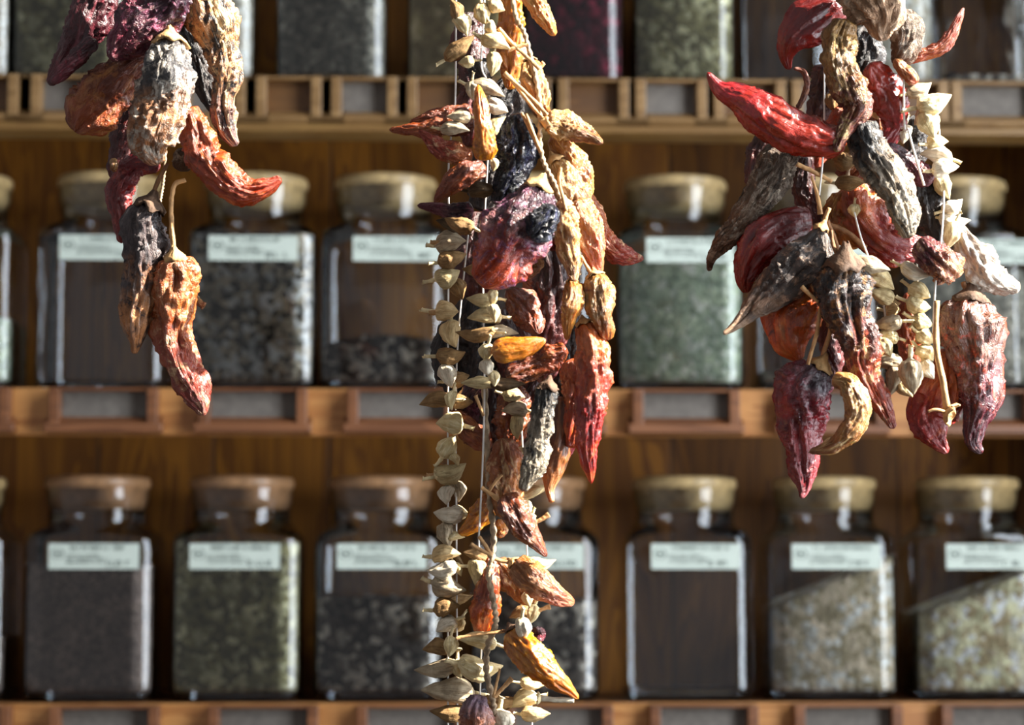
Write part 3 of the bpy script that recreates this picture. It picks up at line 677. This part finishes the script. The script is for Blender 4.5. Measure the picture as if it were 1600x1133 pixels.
chili([(1370, 250, 20), (1340, 260, 26), (1320, 285, 18)], 'brownor', 'orange-brown pepper behind the upper right bundle', .025, group=GR)
chili([(1300, 100, 20), (1290, 150, 26), (1282, 190, 18), (1285, 215, 6)], 'darkred', 'dark brown shrivelled pepper in the shade left of the yellow wrinkled one', .02, group=GR, crumple=.3)
chili([(1350, 120, 20), (1362, 160, 24), (1370, 200, 18), (1376, 225, 6)], 'brownor', 'brown pepper in the shade between the yellow and the open red one', .02, group=GR, crumple=.3)
# sticks in the right bundle
def stick(pts, key, off=0, mat=None):
    P = [(p[0], p[1], p[2], off) for p in pts]; SEED[0] += 1
    return tube('stem', P3(P), mat or M_STEM, find(key), 10, wob=.35, seed=SEED[0], n=8 * len(P))
stick([(1245, 256, 4), (1270, 268, 3.5), (1300, 284, 3)], 'big shiny pinkish-red', -.03)
stick([(1268, 275, 2.5), (1277, 305, 3), (1282, 335, 4)], 'crumpled yellow-brown pepper behind', -.03)
stick([(1292, 345, 4), (1305, 375, 3.5), (1312, 402, 4)], 'large grey-topped pepper turning', -.03, M_STEMD)
stick([(1290, 350, 4.5), (1322, 362, 4), (1352, 388, 5)], 'broad brown-red pepper', -.025, M_STEMD)
stick([(1252, 448, 4), (1265, 460, 3), (1278, 472, 2.5)], 'rounded amber-orange', -.04)
stick([(1282, 475, 3), (1276, 520, 3.2), (1262, 570, 3)], 'lowest red pepper of the right', -.03)
# an okra or chilli stub: its flower-like cap hangs on a long stem
root = empty('dried_stub', at(1482, 646, -.045)); tag(root, 'pale frilled dried pod stub on a long stem, hanging before the orange-red pepper', 'flower')
star_cap('calyx', at(1484, 646, -.045), (at(1500, 655, -.05) - at(1470, 640, -.045)), 17 * PX, M_CALYX[0], root, 3, h=.8, lobes=5)
tube('stem', P3([(1480, 640, 6, -.045), (1474, 600, 5, -.045), (1466, 560, 5, -.045), (1462, 520, 4.5, -.042), (1464, 470, 4, -.04)]), M_STEM, root, 10, wob=.3)
tube('stalk', P3([(1478, 644, 3, -.047), (1462, 640, 2.5, -.05), (1450, 643, 2, -.05)]), M_STEM, root, 8)

# ---- centre bundle
chili([(800, -40, 14), (800, 15, 18), (797, 60, 21), (800, 105, 17), (796, 140, 6)], 'amber', 'long amber dried chilli upright at the top of the centre bundle', -.005, group=GC)
chili([(812, -40, 10), (834, 0, 15), (852, 28, 12), (867, 56, 4)], 'yellow', 'yellow chilli tip reaching right at the top of the centre bundle', -.015, group=GC)
chili([(828, 96, 12), (835, 125, 19), (842, 160, 16), (852, 190, 6)], 'cream', 'cream-yellow chilli upright beside the jute twine, upper centre', -.02, cal=11, stem=[(838, 108, 3.5), (850, 98, 4)], group=GC)
chili([(853, 190, 15), (880, 196, 20), (912, 208, 15), (942, 224, 4)], 'cream', 'smooth cream chilli pointing right near the top shelf, centre bundle', -.035, cal=10, stem=[(830, 165, 3), (795, 118, 3.6)], group=GC)
chili([(862, 212, 12), (884, 240, 21), (905, 272, 19), (916, 295, 13), (920, 308, 5)], 'yellow', 'golden chilli below the smooth cream one, centre bundle', -.02, group=GC)
chili([(866, 250, 12), (884, 285, 23), (905, 325, 20), (918, 350, 8)], 'cream', 'pale yellow chilli under the jute twine, centre bundle', -.024, cal=13, group=GC)
chili([(882, 318, 15), (883, 350, 19), (890, 390, 16), (896, 425, 9), (898, 440, 3)], 'cream', 'cream ribbed chilli hanging left of the twine, centre bundle', -.045, group=GC, cal=12)
chili([(905, 310, 14), (915, 345, 21), (926, 390, 18), (935, 428, 6)], 'peach', 'peach-orange chilli hanging right of the twine, centre bundle', -.03, group=GC)
chili([(904, 295, 10), (924, 328, 14), (939, 362, 15), (955, 388, 16), (980, 401, 12), (1006, 405, 3)], 'tanred', 'wrinkled red-tan chilli curling out right over the jar label', -.01, group=GC, crumple=.28)
chili([(894, 440, 12), (896, 468, 16), (889, 500, 10), (885, 532, 3)], 'yellow', 'small amber chilli hanging left of its cream twin, centre bundle', -.035, cal=9, stem=[(900, 425, 3), (912, 405, 2.5)], group=GC, crumple=.12)
chili([(930, 432, 17), (936, 456, 21), (940, 490, 17), (947, 515, 12), (951, 530, 6)], 'cream', 'small cream and brown chilli at the right edge of the centre bundle', -.035, cal=14, stem=[(922, 425, 3), (908, 400, 2.5)], group=GC)
chili([(757, 250, 13), (757, 230, 17), (756, 208, 14), (753, 185, 11), (751, 160, 10), (747, 132, 3)], 'amber', 'bright amber-orange chilli with its tip pointing straight up', -.05, group=GC, ridge=.15)
chili([(738, 176, 12), (700, 180, 13), (665, 186, 9), (640, 192, 3)], 'brgloss', 'dark brown chilli pointing left, topmost of the left-pointing ones', -.005, group=GC)
chili([(742, 192, 12), (700, 196, 16), (655, 202, 11), (608, 203, 3)], 'brgloss', 'longest brown chilli pointing left across the shelf rail', -.015, group=GC)
chili([(738, 248, 13), (710, 240, 16), (682, 226, 12), (654, 203, 3)], 'tanred', 'glossy orange-brown chilli pointing up-left, centre bundle', -.03, group=GC)
chili([(758, 260, 12), (730, 272, 18), (702, 291, 13), (678, 316, 3)], 'brgloss', 'glossy brown chilli pointing down-left, centre bundle', -.035, group=GC)
chili([(740, 328, 12), (712, 331, 13), (684, 326, 8), (652, 321, 3)], 'purple', 'small dark purple chilli pointing left below the glossy brown one', -.02, group=GC)
chili([(745, 96, 12), (752, 112, 19), (758, 128, 12)], 'black', 'small black shrivelled pepper in the upper okra cluster', -.005, group=GC, crumple=.35)
chili([(800, 178, 18), (809, 215, 28), (806, 255, 26), (790, 292, 18), (776, 322, 8)], 'navy', 'blackish purple pepper above the big purple one, centre bundle', -.03, group=GC, crumple=.32)
chili([(842, 292, 22), (824, 335, 44), (797, 380, 44), (768, 420, 34), (744, 440, 12)], 'purpor', 'big crumpled purple pepper with orange tip, centre bundle', -.05, cal=20, group=GC, crumple=.34, ridge=.32)
chili([(866, 320, 12), (852, 345, 22), (838, 362, 18), (826, 372, 6)], 'navy', 'glossy blue-black pepper lying against the big purple one', -.068, group=GC, crumple=.35)
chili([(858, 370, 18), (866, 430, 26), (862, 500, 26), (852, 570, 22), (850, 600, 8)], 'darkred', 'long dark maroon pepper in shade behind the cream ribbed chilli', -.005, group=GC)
chili([(838, 398, 8), (832, 412, 14), (822, 430, 10)], 'cream', 'small tan flake just below the big purple pepper', -.03, group=GC)
chili([(860, 390, 6), (864, 382, 9), (868, 376, 5)], 'crimson', 'tiny pink-red flake between the purple and cream peppers', -.035, group=GC)
chili([(792, 452, 8), (812, 475, 22), (832, 500, 18), (842, 522, 5)], 'brgloss', 'brown chilli in the shade above the glowing amber one', -.02, group=GC)
chili([(820, 440, 12), (838, 450, 18), (842, 480, 14)], 'orglow', 'dim amber pepper behind the shaded brown chilli', .005, group=GC)
chili([(768, 550, 10), (786, 548, 20), (812, 545, 18), (838, 536, 11), (853, 531, 3)], 'amber', 'glowing amber chilli lying level with its tip to the right', -.05, group=GC, ridge=.12, crumple=.08)
chili([(790, 590, 12), (830, 575, 18), (866, 555, 18), (885, 545, 7)], 'brgloss', 'dark brown chilli lying behind and below the glowing amber one', -.015, group=GC)
chili([(912, 505, 15), (926, 550, 22), (926, 600, 22), (922, 650, 20), (918, 700, 14), (924, 756, 3)], 'redor', 'long orange-topped red chilli, rightmost of the lower centre bundle', -.035, group=GC, cal=12, crumple=.22)
chili([(895, 560, 14), (902, 610, 22), (898, 660, 19), (890, 700, 10)], 'orange', 'dark orange chilli left of the long orange-topped red one', -.025, group=GC)
chili([(892, 620, 12), (890, 670, 17), (880, 710, 11), (876, 735, 3)], 'crimson', 'crimson chilli peeping out behind the dark orange one', -.01, group=GC)
chili([(856, 605, 18), (850, 640, 16), (842, 685, 17), (832, 730, 17), (816, 768, 6)], 'bark', 'black and white bark-like pepper with a dark top, lower centre', -.045, cal=16, dark=1, group=GC, crumple=.3)
chili([(876, 620, 16), (872, 680, 20), (864, 730, 19), (859, 762, 8), (862, 786, 4)], 'smbrown', 'smooth tan-brown chilli with a small red tip, lower centre', -.025, group=GC, crumple=.08, ridge=.16)
chili([(785, 685, 14), (792, 725, 26), (792, 765, 24), (785, 810, 8)], 'striped', 'striped tan and orange pepper left of the bark-like one', -.03, group=GC, crumple=.2, ridge=.3)
chili([(790, 772, 14), (803, 798, 22), (822, 828, 17), (840, 852, 9), (854, 870, 3)], 'brgloss', 'glossy red-brown chilli pointing down-right beneath the striped pepper', -.04, group=GC)
chili([(768, 770, 10), (755, 800, 17), (735, 822, 12), (716, 836, 3)], 'amber', 'amber chilli pointing down-left behind the jute twine', -.015, group=GC)
chili([(778, 812, 6), (784, 828, 8), (780, 840, 4)], 'amber', 'small amber tip just right of the jute twine', -.01, group=GC)
chili([(772, 876, 10), (795, 902, 22), (820, 928, 15), (834, 944, 4)], 'yellow', 'golden chilli behind the peach one, foot of the centre bundle', -.012, group=GC)
chili([(802, 880, 17), (834, 906, 24), (866, 928, 17), (897, 944, 5)], 'peach', 'pale peach chilli pointing down-right over the jar', -.03, cal=11, stem=[(775, 874, 3.2), (762, 862, 2.5)], group=GC, ridge=.2)
chili([(768, 870, 8), (762, 915, 18), (756, 955, 19), (750, 992, 8)], 'orglow', 'orange chilli hanging straight down behind the jute twine', -.01, group=GC)
chili([(800, 984, 14), (816, 1010, 22), (845, 1040, 23), (876, 1066, 14), (904, 1092, 3)], 'amber', 'bright amber chilli pointing down-right, lowest of the centre bundle', -.035, cal=12, dark=1, group=GC, crumple=.16, stem=[(784, 986, 2.5)])
chili([(748, 1085, 10), (745, 1110, 22), (750, 1150, 22)], 'lilac', 'pale lilac and orange pepper cut off by the bottom edge of the picture', -.03, group=GC, crumple=.3)
chili([(755, 600, 10), (738, 620, 16), (735, 650, 14), (745, 665, 6)], 'purple', 'small dark purple-red pepper left of the white thread, lower centre', .0, group=GC)
chili([(700, 640, 8), (725, 665, 16), (752, 688, 18), (765, 700, 8)], 'brownor', 'brown-orange chilli behind the okra strand, lower centre', .0, group=GC)
chili([(795, 595, 14), (802, 640, 22), (798, 680, 22), (790, 705, 8)], 'brgloss', 'dark brown shrivelled pepper behind the lower okra pods, centre', -.0, group=GC, crumple=.32)
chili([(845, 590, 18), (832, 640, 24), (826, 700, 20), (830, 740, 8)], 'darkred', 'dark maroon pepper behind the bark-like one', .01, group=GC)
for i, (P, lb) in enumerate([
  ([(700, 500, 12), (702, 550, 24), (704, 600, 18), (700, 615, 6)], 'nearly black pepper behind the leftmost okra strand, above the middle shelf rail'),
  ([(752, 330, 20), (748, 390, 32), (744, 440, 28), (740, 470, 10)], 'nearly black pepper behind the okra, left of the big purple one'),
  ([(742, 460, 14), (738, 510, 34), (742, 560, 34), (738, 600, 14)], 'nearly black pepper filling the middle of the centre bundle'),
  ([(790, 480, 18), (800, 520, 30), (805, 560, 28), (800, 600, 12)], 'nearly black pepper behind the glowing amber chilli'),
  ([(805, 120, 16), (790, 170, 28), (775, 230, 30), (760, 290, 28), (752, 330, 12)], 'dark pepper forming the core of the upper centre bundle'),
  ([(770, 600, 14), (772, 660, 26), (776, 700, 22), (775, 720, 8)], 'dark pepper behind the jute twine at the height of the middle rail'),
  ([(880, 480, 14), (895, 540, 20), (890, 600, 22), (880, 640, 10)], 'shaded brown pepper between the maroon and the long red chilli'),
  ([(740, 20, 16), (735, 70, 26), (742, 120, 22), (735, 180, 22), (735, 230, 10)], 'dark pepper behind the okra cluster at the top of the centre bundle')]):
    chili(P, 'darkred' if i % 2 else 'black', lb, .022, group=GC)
stick([(735, 850, 3.5), (752, 860, 3), (768, 868, 3)], 'pale peach chilli', -.038)
stick([(748, 838, 3), (758, 852, 3), (768, 868, 3)], 'golden chilli behind the peach', -.036)
stick([(712, 998, 3), (740, 992, 3), (775, 988, 3), (808, 983, 2.5)], 'bright amber chilli pointing', -.034)
stick([(800, 1060, 4.5), (786, 1075, 3), (772, 1090, 3)], 'pale lilac', -.036)
stick([(781, 1045, 2), (776, 1068, 2.2), (771, 1090, 2.5)], 'pale lilac', -.036)
stick([(779, 44, 3.5), (800, 68, 3), (822, 88, 3), (843, 108, 3.5)], 'cream-yellow chilli upright', -.036)
stick([(794, 78, 3.5), (810, 73, 3), (826, 69, 2.5)], 'long amber dried chilli', -.036)
stick([(788, 114, 4), (812, 136, 3), (835, 158, 3), (855, 180, 3.5)], 'smooth cream chilli pointing', -.038)
stick([(815, 176, 2.5), (828, 202, 3), (842, 232, 3)], 'blackish purple pepper', -.038)
stick([(822, 178, 2.5), (832, 205, 3), (845, 238, 3)], 'golden chilli below the smooth', -.04)
stick([(876, 262, 3), (874, 285, 2.6), (885, 330, 3)], 'cream ribbed chilli hanging', -.05)
stick([(770, 398, 3), (752, 408, 2.6), (728, 420, 2.5)], 'big crumpled purple pepper', -.03)
stick([(743, 618, 3), (750, 635, 2.5), (756, 650, 2.5)], 'small dark purple-red', -.03)
stick([(785, 742, 2), (775, 752, 2.5), (764, 768, 2.5)], 'amber chilli pointing down-left', -.036)
stick([(752, 762, 3), (764, 770, 3), (778, 780, 4.5)], 'glossy red-brown chilli pointing', -.038)

# ================================================================ dried okra pods
def okra_mat(name, a, b, c, rough=.7):
    k = NT(name); tc = k.N('ShaderNodeTexCoord'); uv = tc.outputs['UV']; ob = tc.outputs['Object']
    n1 = k.noise(ob, 140, 4, .6); st = k.noise(k.map(uv, (2, 30, 1)), 1.0, 4, .6, .4); n2 = k.noise(ob, 320, 4, .7)
    col = k.mix(k.ramp(n1, .35, .65), srgb(a), srgb(b)); col = k.mix(k.math('MULTIPLY', k.ramp(st, .48, .62), .6), col, srgb(c))
    col = k.mix(k.math('MULTIPLY', k.ramp(n2, .55, .75), .35), col, k.mix(1.0, col, (.4, .33, .25), 'MULTIPLY'))
    k.L(col, k.b.inputs['Base Color']); k.b.inputs['Roughness'].default_value = rough; k.b.inputs['Specular IOR Level'].default_value = .3
    h = k.math('ADD', k.math('MULTIPLY', st, .8), k.math('MULTIPLY', n2, .7)); k.L(k.bump(h, .7, .0012), k.b.inputs['Normal']); return k.m
OK = {'grey': (okra_mat('okra_grey', '96846a', 'b4a286', '6c5a44'), 'grey-beige'), 'cream': (okra_mat('okra_cream', 'd0bc8c', 'bca272', 'e8dab4'), 'cream'),
      'tan': (okra_mat('okra_tan', 'c4a474', 'd4b888', '96784a'), 'tan'), 'brown': (okra_mat('okra_brown', '7a5c38', '94744a', '5a4026'), 'brown'),
      'olive': (okra_mat('okra_olive', 'a8946a', 'c4b084', '74603c'), 'olive'), 'white': (okra_mat('okra_white', 'cabca4', 'dccfb8', '9c8a70'), 'whitish'),
      'dark': (okra_mat('okra_shaded', '4a3824', '5c4830', '342618'), 'shade-darkened')}  # darkest okra: the bundle's shade is put into its colour
M_OCAP = plain('okra_cap', 'd8c498', .75, .3, var=.25, bumpscale=500, bumps=.8)
OKR = {}
def okra(x, y, ang, ln, r, sty, off, label, group, stub=True):
    SEED[0] += 1; s = SEED[0]; rnd = random.Random(s * 5)
    tilt = rnd.uniform(-.35, .35)                         # in or out of the picture plane
    d2 = Vector((math.cos(R(ang)), math.sin(R(ang))))
    c = at(x, y, off); k = PX * (D0 + off) / D0
    d = (RT * d2.x - UP * d2.y + FWD * tilt).normalized(); L = ln * k * 1.05; rr = r * k
    n = 22; sides = 40; vs = []; fs = []; uvs = []
    a = (FWD - d * FWD.dot(d)).normalized(); b = d.cross(a); bend = rnd.uniform(-.14, .14) * L; phase = rnd.uniform(0, 6.28)
    prof = [(0, .45), (.04, .72), (.12, .86), (.3, 1.0), (.5, .93), (.7, .66), (.86, .34), (.95, .16), (1, .04)]
    def rad(e):
        for (e0, v0), (e1, v1) in zip(prof, prof[1:]):
            if e <= e1: t = (e - e0) / (e1 - e0); return v0 + (v1 - v0) * t
        return .04
    p0 = c - d * L * .5
    for i in range(n):
        e = i / (n - 1); cc = p0 + d * L * e + b * bend * (math.sin(PI * e) - .6)
        for j in range(sides):
            th = 2 * PI * j / sides
            nz = noise.noise(Vector((math.cos(th) * 1.3 + s, math.sin(th) * 1.3, e * 3))) 
            f = 1 + .20 * (abs(math.cos(2.5 * th + phase)) ** .7 - .65) * min(1, e * 6 + .2) + .26 * nz + .10 * noise.noise(Vector((math.cos(th) * 4, math.sin(th) * 4 + s, e * 9)))
            q = rr * rad(e) * f; vs.append(cc + (a * math.cos(th) + b * math.sin(th)) * q); uvs.append((e, j / sides))
    for i in range(n - 1):
        for j in range(sides):
            q = (j+1) % sides; fs.append([i*sides+j, i*sides+q, (i+1)*sides+q, (i+1)*sides+j])
    fs.append(list(range(sides))[::-1]); fs.append([(n-1)*sides+j for j in range(sides)])
    mt = OK[sty][0]
    if not stub:
        o = mesh_obj('dried_okra', vs, fs, mt, None, True, uvs, loc=c); tag(o, label, 'okra', group); OKR[(x, y)] = o; return
    root = empty('dried_okra', c); tag(root, label, 'okra', group); OKR[(x, y)] = root
    mesh_obj('pod', vs, fs, mt, root, True, uvs)
    e0 = p0 - b * bend * .6
    star_cap('cap', e0 + d * rr * .12, d, rr * .62, M_OCAP if sty in ('cream', 'white', 'tan', 'olive') else mt, root, s, h=.7, lobes=5)
    l2 = rnd.uniform(.5, 1.0) * rr
    tube('stem', [(*(e0 - d * rr * .2), rr * .22), (*(e0 - d * (rr * .4 + l2) + b * rr * .15), rr * .19), (*(e0 - d * (rr * .55 + l2) + b * rr * .2), rr * .27)], M_OCAP if sty != 'dark' else mt, root, 8, wob=.3, seed=s)
WORDS = ['lowest', 'second', 'third', 'fourth', 'fifth', 'sixth', 'seventh', 'eighth', 'ninth', 'tenth', 'eleventh', 'twelfth', 'thirteenth', 'fourteenth', 'fifteenth', 'sixteenth', 'seventeenth', 'eighteenth', 'nineteenth', 'twentieth']
def dirword(a):
    a = a % 360
    if a < 35 or a > 325: return 'pointing right'
    if a < 60: return 'pointing down-right'
    if a < 120: return 'pointing down'
    if a < 150: return 'pointing down-left'
    if a < 215: return 'pointing left'
    if a < 300: return 'pointing up'
    return 'pointing up-right'
def strand(lst, where, group, off):
    lst = sorted(lst, key=lambda p: -p[1])
    for i, p in enumerate(lst):
        o = p[6] if len(p) > 6 else 0
        if i < len(WORDS): nm = ('lowest' if i == 0 else WORDS[i] + ' from the bottom')
        else: k = len(lst) - 1 - i; nm = ('topmost' if k == 0 else WORDS[k] + ' from the top')
        okra(p[0], p[1], p[2], p[3], p[4], p[5], off + o, f'{OK[p[5]][1]} okra pod {dirword(p[2])}, {nm} {where}', group)
strand([
 (702, 350, 200, 42, 11, 'dark'), (705, 377, -8, 46, 16, 'grey'), (708, 404, -18, 44, 14, 'brown'), (701, 432, -20, 38, 16, 'olive'),  # darker styles on these upper pods paint in the shade of the bundle
 (699, 486, 0, 34, 16, 'tan'), (705, 523, 80, 40, 16, 'tan'), (706, 556, -8, 42, 14, 'brown'), (700, 588, 70, 36, 14, 'white'),
 (680, 626, 172, 50, 13, 'brown'), (705, 626, 95, 30, 9, 'cream', -.012),
 (702, 661, 185, 40, 17, 'cream'), (701, 697, -60, 36, 16, 'cream'), (706, 738, -22, 50, 16, 'olive'), (697, 774, 95, 28, 12, 'white'),
 (700, 804, 184, 44, 14, 'white'), (698, 837, 80, 36, 15, 'grey'), (698, 865, -6, 44, 13, 'tan'), (690, 891, 172, 46, 13, 'white'),
 (702, 918, 12, 52, 16, 'grey'), (699, 948, -10, 38, 15, 'brown'), (696, 977, 150, 34, 13, 'white'), (680, 1012, 176, 40, 13, 'brown'),
 (704, 1011, 95, 30, 11, 'cream', -.01), (680, 1045, 174, 64, 13, 'grey'), (716, 1046, 80, 28, 12, 'cream'), (698, 1080, 186, 80, 19, 'grey'), (700, 1114, 182, 56, 13, 'brown')],
 'on the leftmost strand', 'okra pods of the leftmost strand', -.012)
strand([
 (716, 452, 60, 34, 13, 'brown'), (717, 592, -15, 34, 13, 'brown'), (722, 628, 0, 34, 12, 'brown'), (712, 718, 60, 20, 7, 'cream', -.012), (716, 768, 80, 32, 11, 'grey'), (720, 802, 10, 26, 12, 'tan'), (713, 838, 0, 26, 7, 'cream', -.012),
 (712, 876, 20, 26, 9, 'brown'), (716, 890, 60, 22, 7, 'cream', -.01), (716, 934, 0, 44, 10, 'brown', .012), (716, 978, 120, 26, 9, 'tan')],
 'just behind the leftmost strand', 'okra pods behind the leftmost strand', -.002)
strand([
 (712, 14, 250, 34, 11, 'brown'), (724, 40, 60, 34, 13, 'cream'), (754, 23, 80, 34, 13, 'tan'), (776, 10, 30, 28, 11, 'tan'), (768, 45, 60, 24, 9, 'cream'),
 (720, 74, -38, 56, 13, 'brown'), (776, 66, 22, 46, 13, 'tan'), (728, 97, 170, 24, 10, 'cream'), (771, 101, 95, 38, 12, 'olive'),
 (762, 138, 18, 56, 13, 'grey'), (738, 142, 90, 28, 11, 'grey'), (777, 167, 25, 38, 13, 'white'), (716, 182, 180, 36, 10, 'grey'), (712, 201, 5, 44, 11, 'grey'),
 (777, 194, -50, 34, 10, 'olive'), (772, 258, 90, 20, 7, 'cream')],
 'in the upper centre cluster', 'okra pods at the top of the centre bundle', -.038)
strand([
 (757, 297, 0, 46, 12, 'dark'), (716, 350, -160, 46, 13, 'brown'), (752, 395, 140, 36, 9, 'tan'), (742, 425, 200, 40, 11, 'brown'),
 (752, 468, 180, 46, 12, 'olive'), (770, 466, 90, 26, 8, 'cream', -.01), (756, 494, 178, 50, 13, 'olive'), (772, 490, 80, 28, 9, 'cream', -.01),
 (742, 522, 180, 62, 12, 'brown'), (784, 519, 0, 52, 10, 'grey'), (760, 552, 95, 28, 11, 'cream', -.012), (762, 576, 75, 28, 11, 'white', -.012),
 (746, 598, 180, 50, 10, 'olive'), (772, 592, 80, 24, 9, 'cream', -.012), (792, 600, 2, 54, 10, 'dark')],
 'in the middle centre cluster', 'okra pods in the middle of the centre bundle', -.03)
strand([
 (742, 866, 195, 36, 11, 'brown'), (747, 896, 90, 42, 15, 'olive'), (758, 924, 80, 40, 13, 'white'), (750, 963, 90, 34, 14, 'grey'), (744, 1000, 190, 60, 13, 'cream', -.012),
 (752, 1044, 5, 66, 19, 'cream', -.008), (788, 1097, 0, 56, 12, 'brown', .004), (784, 1128, 90, 34, 18, 'white', -.015)],
 'behind the lower jute twine', 'okra pods behind the lower jute twine', -.012)
strand([
 (804, 617, 10, 34, 11, 'olive'), (803, 640, 180, 38, 12, 'grey'), (808, 668, 90, 36, 11, 'olive'), (806, 712, 165, 40, 12, 'cream'), (836, 768, -18, 50, 9, 'olive'),
 (821, 796, 90, 30, 10, 'cream'), (828, 818, 100, 28, 9, 'cream'), (842, 881, -4, 54, 12, 'olive'), (826, 936, 90, 26, 10, 'cream'), (831, 962, 110, 32, 10, 'cream'),
 (812, 958, 160, 36, 10, 'brown', .012), (817, 985, 90, 38, 12, 'white', -.028), (842, 1018, 10, 26, 6, 'cream', -.0), (830, 1048, 40, 32, 9, 'white'), (835, 1068, 4, 42, 10, 'tan'),
 (816, 1094, 160, 46, 14, 'olive', .006), (838, 1116, -4, 44, 12, 'tan')],
 'right of the centre twine', 'okra pods of the right strand in the centre bundle', -.014)
# a pod stub: cap on a long bleached stalk
root = empty('dried_stub', at(838, 1092, -.035)); tag(root, 'white dried pod stub with a long bleached stalk lying level near the bottom edge', 'flower')
star_cap('calyx', at(842, 1091, -.035), at(830, 1091, -.035) - at(850, 1092, -.035), 9 * PX, M_OCAP, root, 8, h=.8)
tube('stem', P3([(845, 1091, 5, -.035), (862, 1093, 4, -.036), (880, 1094, 4.5, -.036), (897, 1094, 3.5, -.036)]), OK['white'][0], root, 10, wob=.3)
for (pts, lb) in [([(830, 818, 4), (845, 812, 3.5), (858, 804, 4.5)], (828, 818)), ([(832, 962, 4), (845, 953, 3), (860, 948, 4)], (831, 962)),
                  ([(672, 378, 3.5), (690, 377, 3)], (705, 377)), ([(670, 489, 4), (688, 486, 3)], (699, 486)), ([(666, 743, 4), (678, 742, 3)], (706, 738))]:
    if len(pts) == 2: pts = [pts[0], ((pts[0][0]+pts[1][0])/2, (pts[0][1]+pts[1][1])/2 + 1, pts[0][2]), pts[1]]
    P = [(p[0], p[1], p[2], -.014) for p in pts]; tube('stalk', P3(P), M_STEM, OKR[lb], 10, wob=.35, seed=lb[0], n=24)
chili([(838, 980, 5), (840, 992, 10), (842, 1002, 5)], 'purple', 'tiny crumpled purple flake beside the white okra pod', -.03, name='pepper_flake', cat='flake', crumple=.4)
# right bundle
strand([
 (1438, 140, -25, 42, 12, 'grey'), (1462, 160, -20, 52, 17, 'cream', -.01), (1438, 182, 120, 34, 10, 'grey'), (1452, 196, 70, 42, 17, 'cream', -.01), (1466, 222, -10, 34, 12, 'cream'),
 (1462, 242, 190, 48, 14, 'white'), (1478, 262, -10, 40, 13, 'white', -.01), (1474, 292, 70, 42, 14, 'cream'), (1490, 322, -30, 34, 13, 'white'), (1492, 346, 5, 46, 12, 'white'), (1486, 370, 110, 44, 13, 'cream', -.01),
 (1412, 210, 100, 30, 12, 'white', .005)],
 'on the right-edge strand', 'okra pods of the pale strand at the right edge', -.015)
strand([
 (1362, 415, 12, 56, 15, 'grey', -.012), (1380, 440, 30, 40, 15, 'cream'), (1376, 461, 200, 40, 13, 'olive'), (1396, 484, 0, 22, 12, 'tan', .01), (1386, 506, 172, 42, 13, 'grey'), (1384, 526, 185, 36, 12, 'olive'),
 (1384, 544, 60, 30, 13, 'olive', -.008), (1386, 566, 175, 46, 12, 'grey'), (1396, 596, 100, 44, 14, 'grey'), (1424, 590, 85, 52, 18, 'grey', -.012), (1414, 606, 60, 36, 12, 'tan')],
 'beside the large grey-topped pepper', 'okra pods beside the large grey-topped pepper', -.026)
strand([
 (1430, 426, 20, 44, 12, 'white'), (1438, 456, 30, 34, 14, 'cream'), (1436, 478, 15, 36, 14, 'cream'), (1442, 504, 20, 32, 14, 'olive'), (1447, 528, 30, 30, 13, 'cream'), (1448, 552, 40, 30, 13, 'cream'), (1450, 578, 60, 32, 13, 'white')],
 'in the short upright row', 'okra pods of the short row in the right bundle', -.026)
strand([
 (1322, 252, 10, 36, 14, 'brown'), (1330, 285, 0, 44, 12, 'brown', .005), (1335, 330, 90, 20, 10, 'cream', -.01), (1366, 172, 60, 30, 12, 'tan', .01), (1300, 160, 80, 28, 11, 'brown'), (1290, 95, 90, 26, 9, 'brown')],
 'in the right bundle core', 'okra pods in the core of the right bundle', -.015)
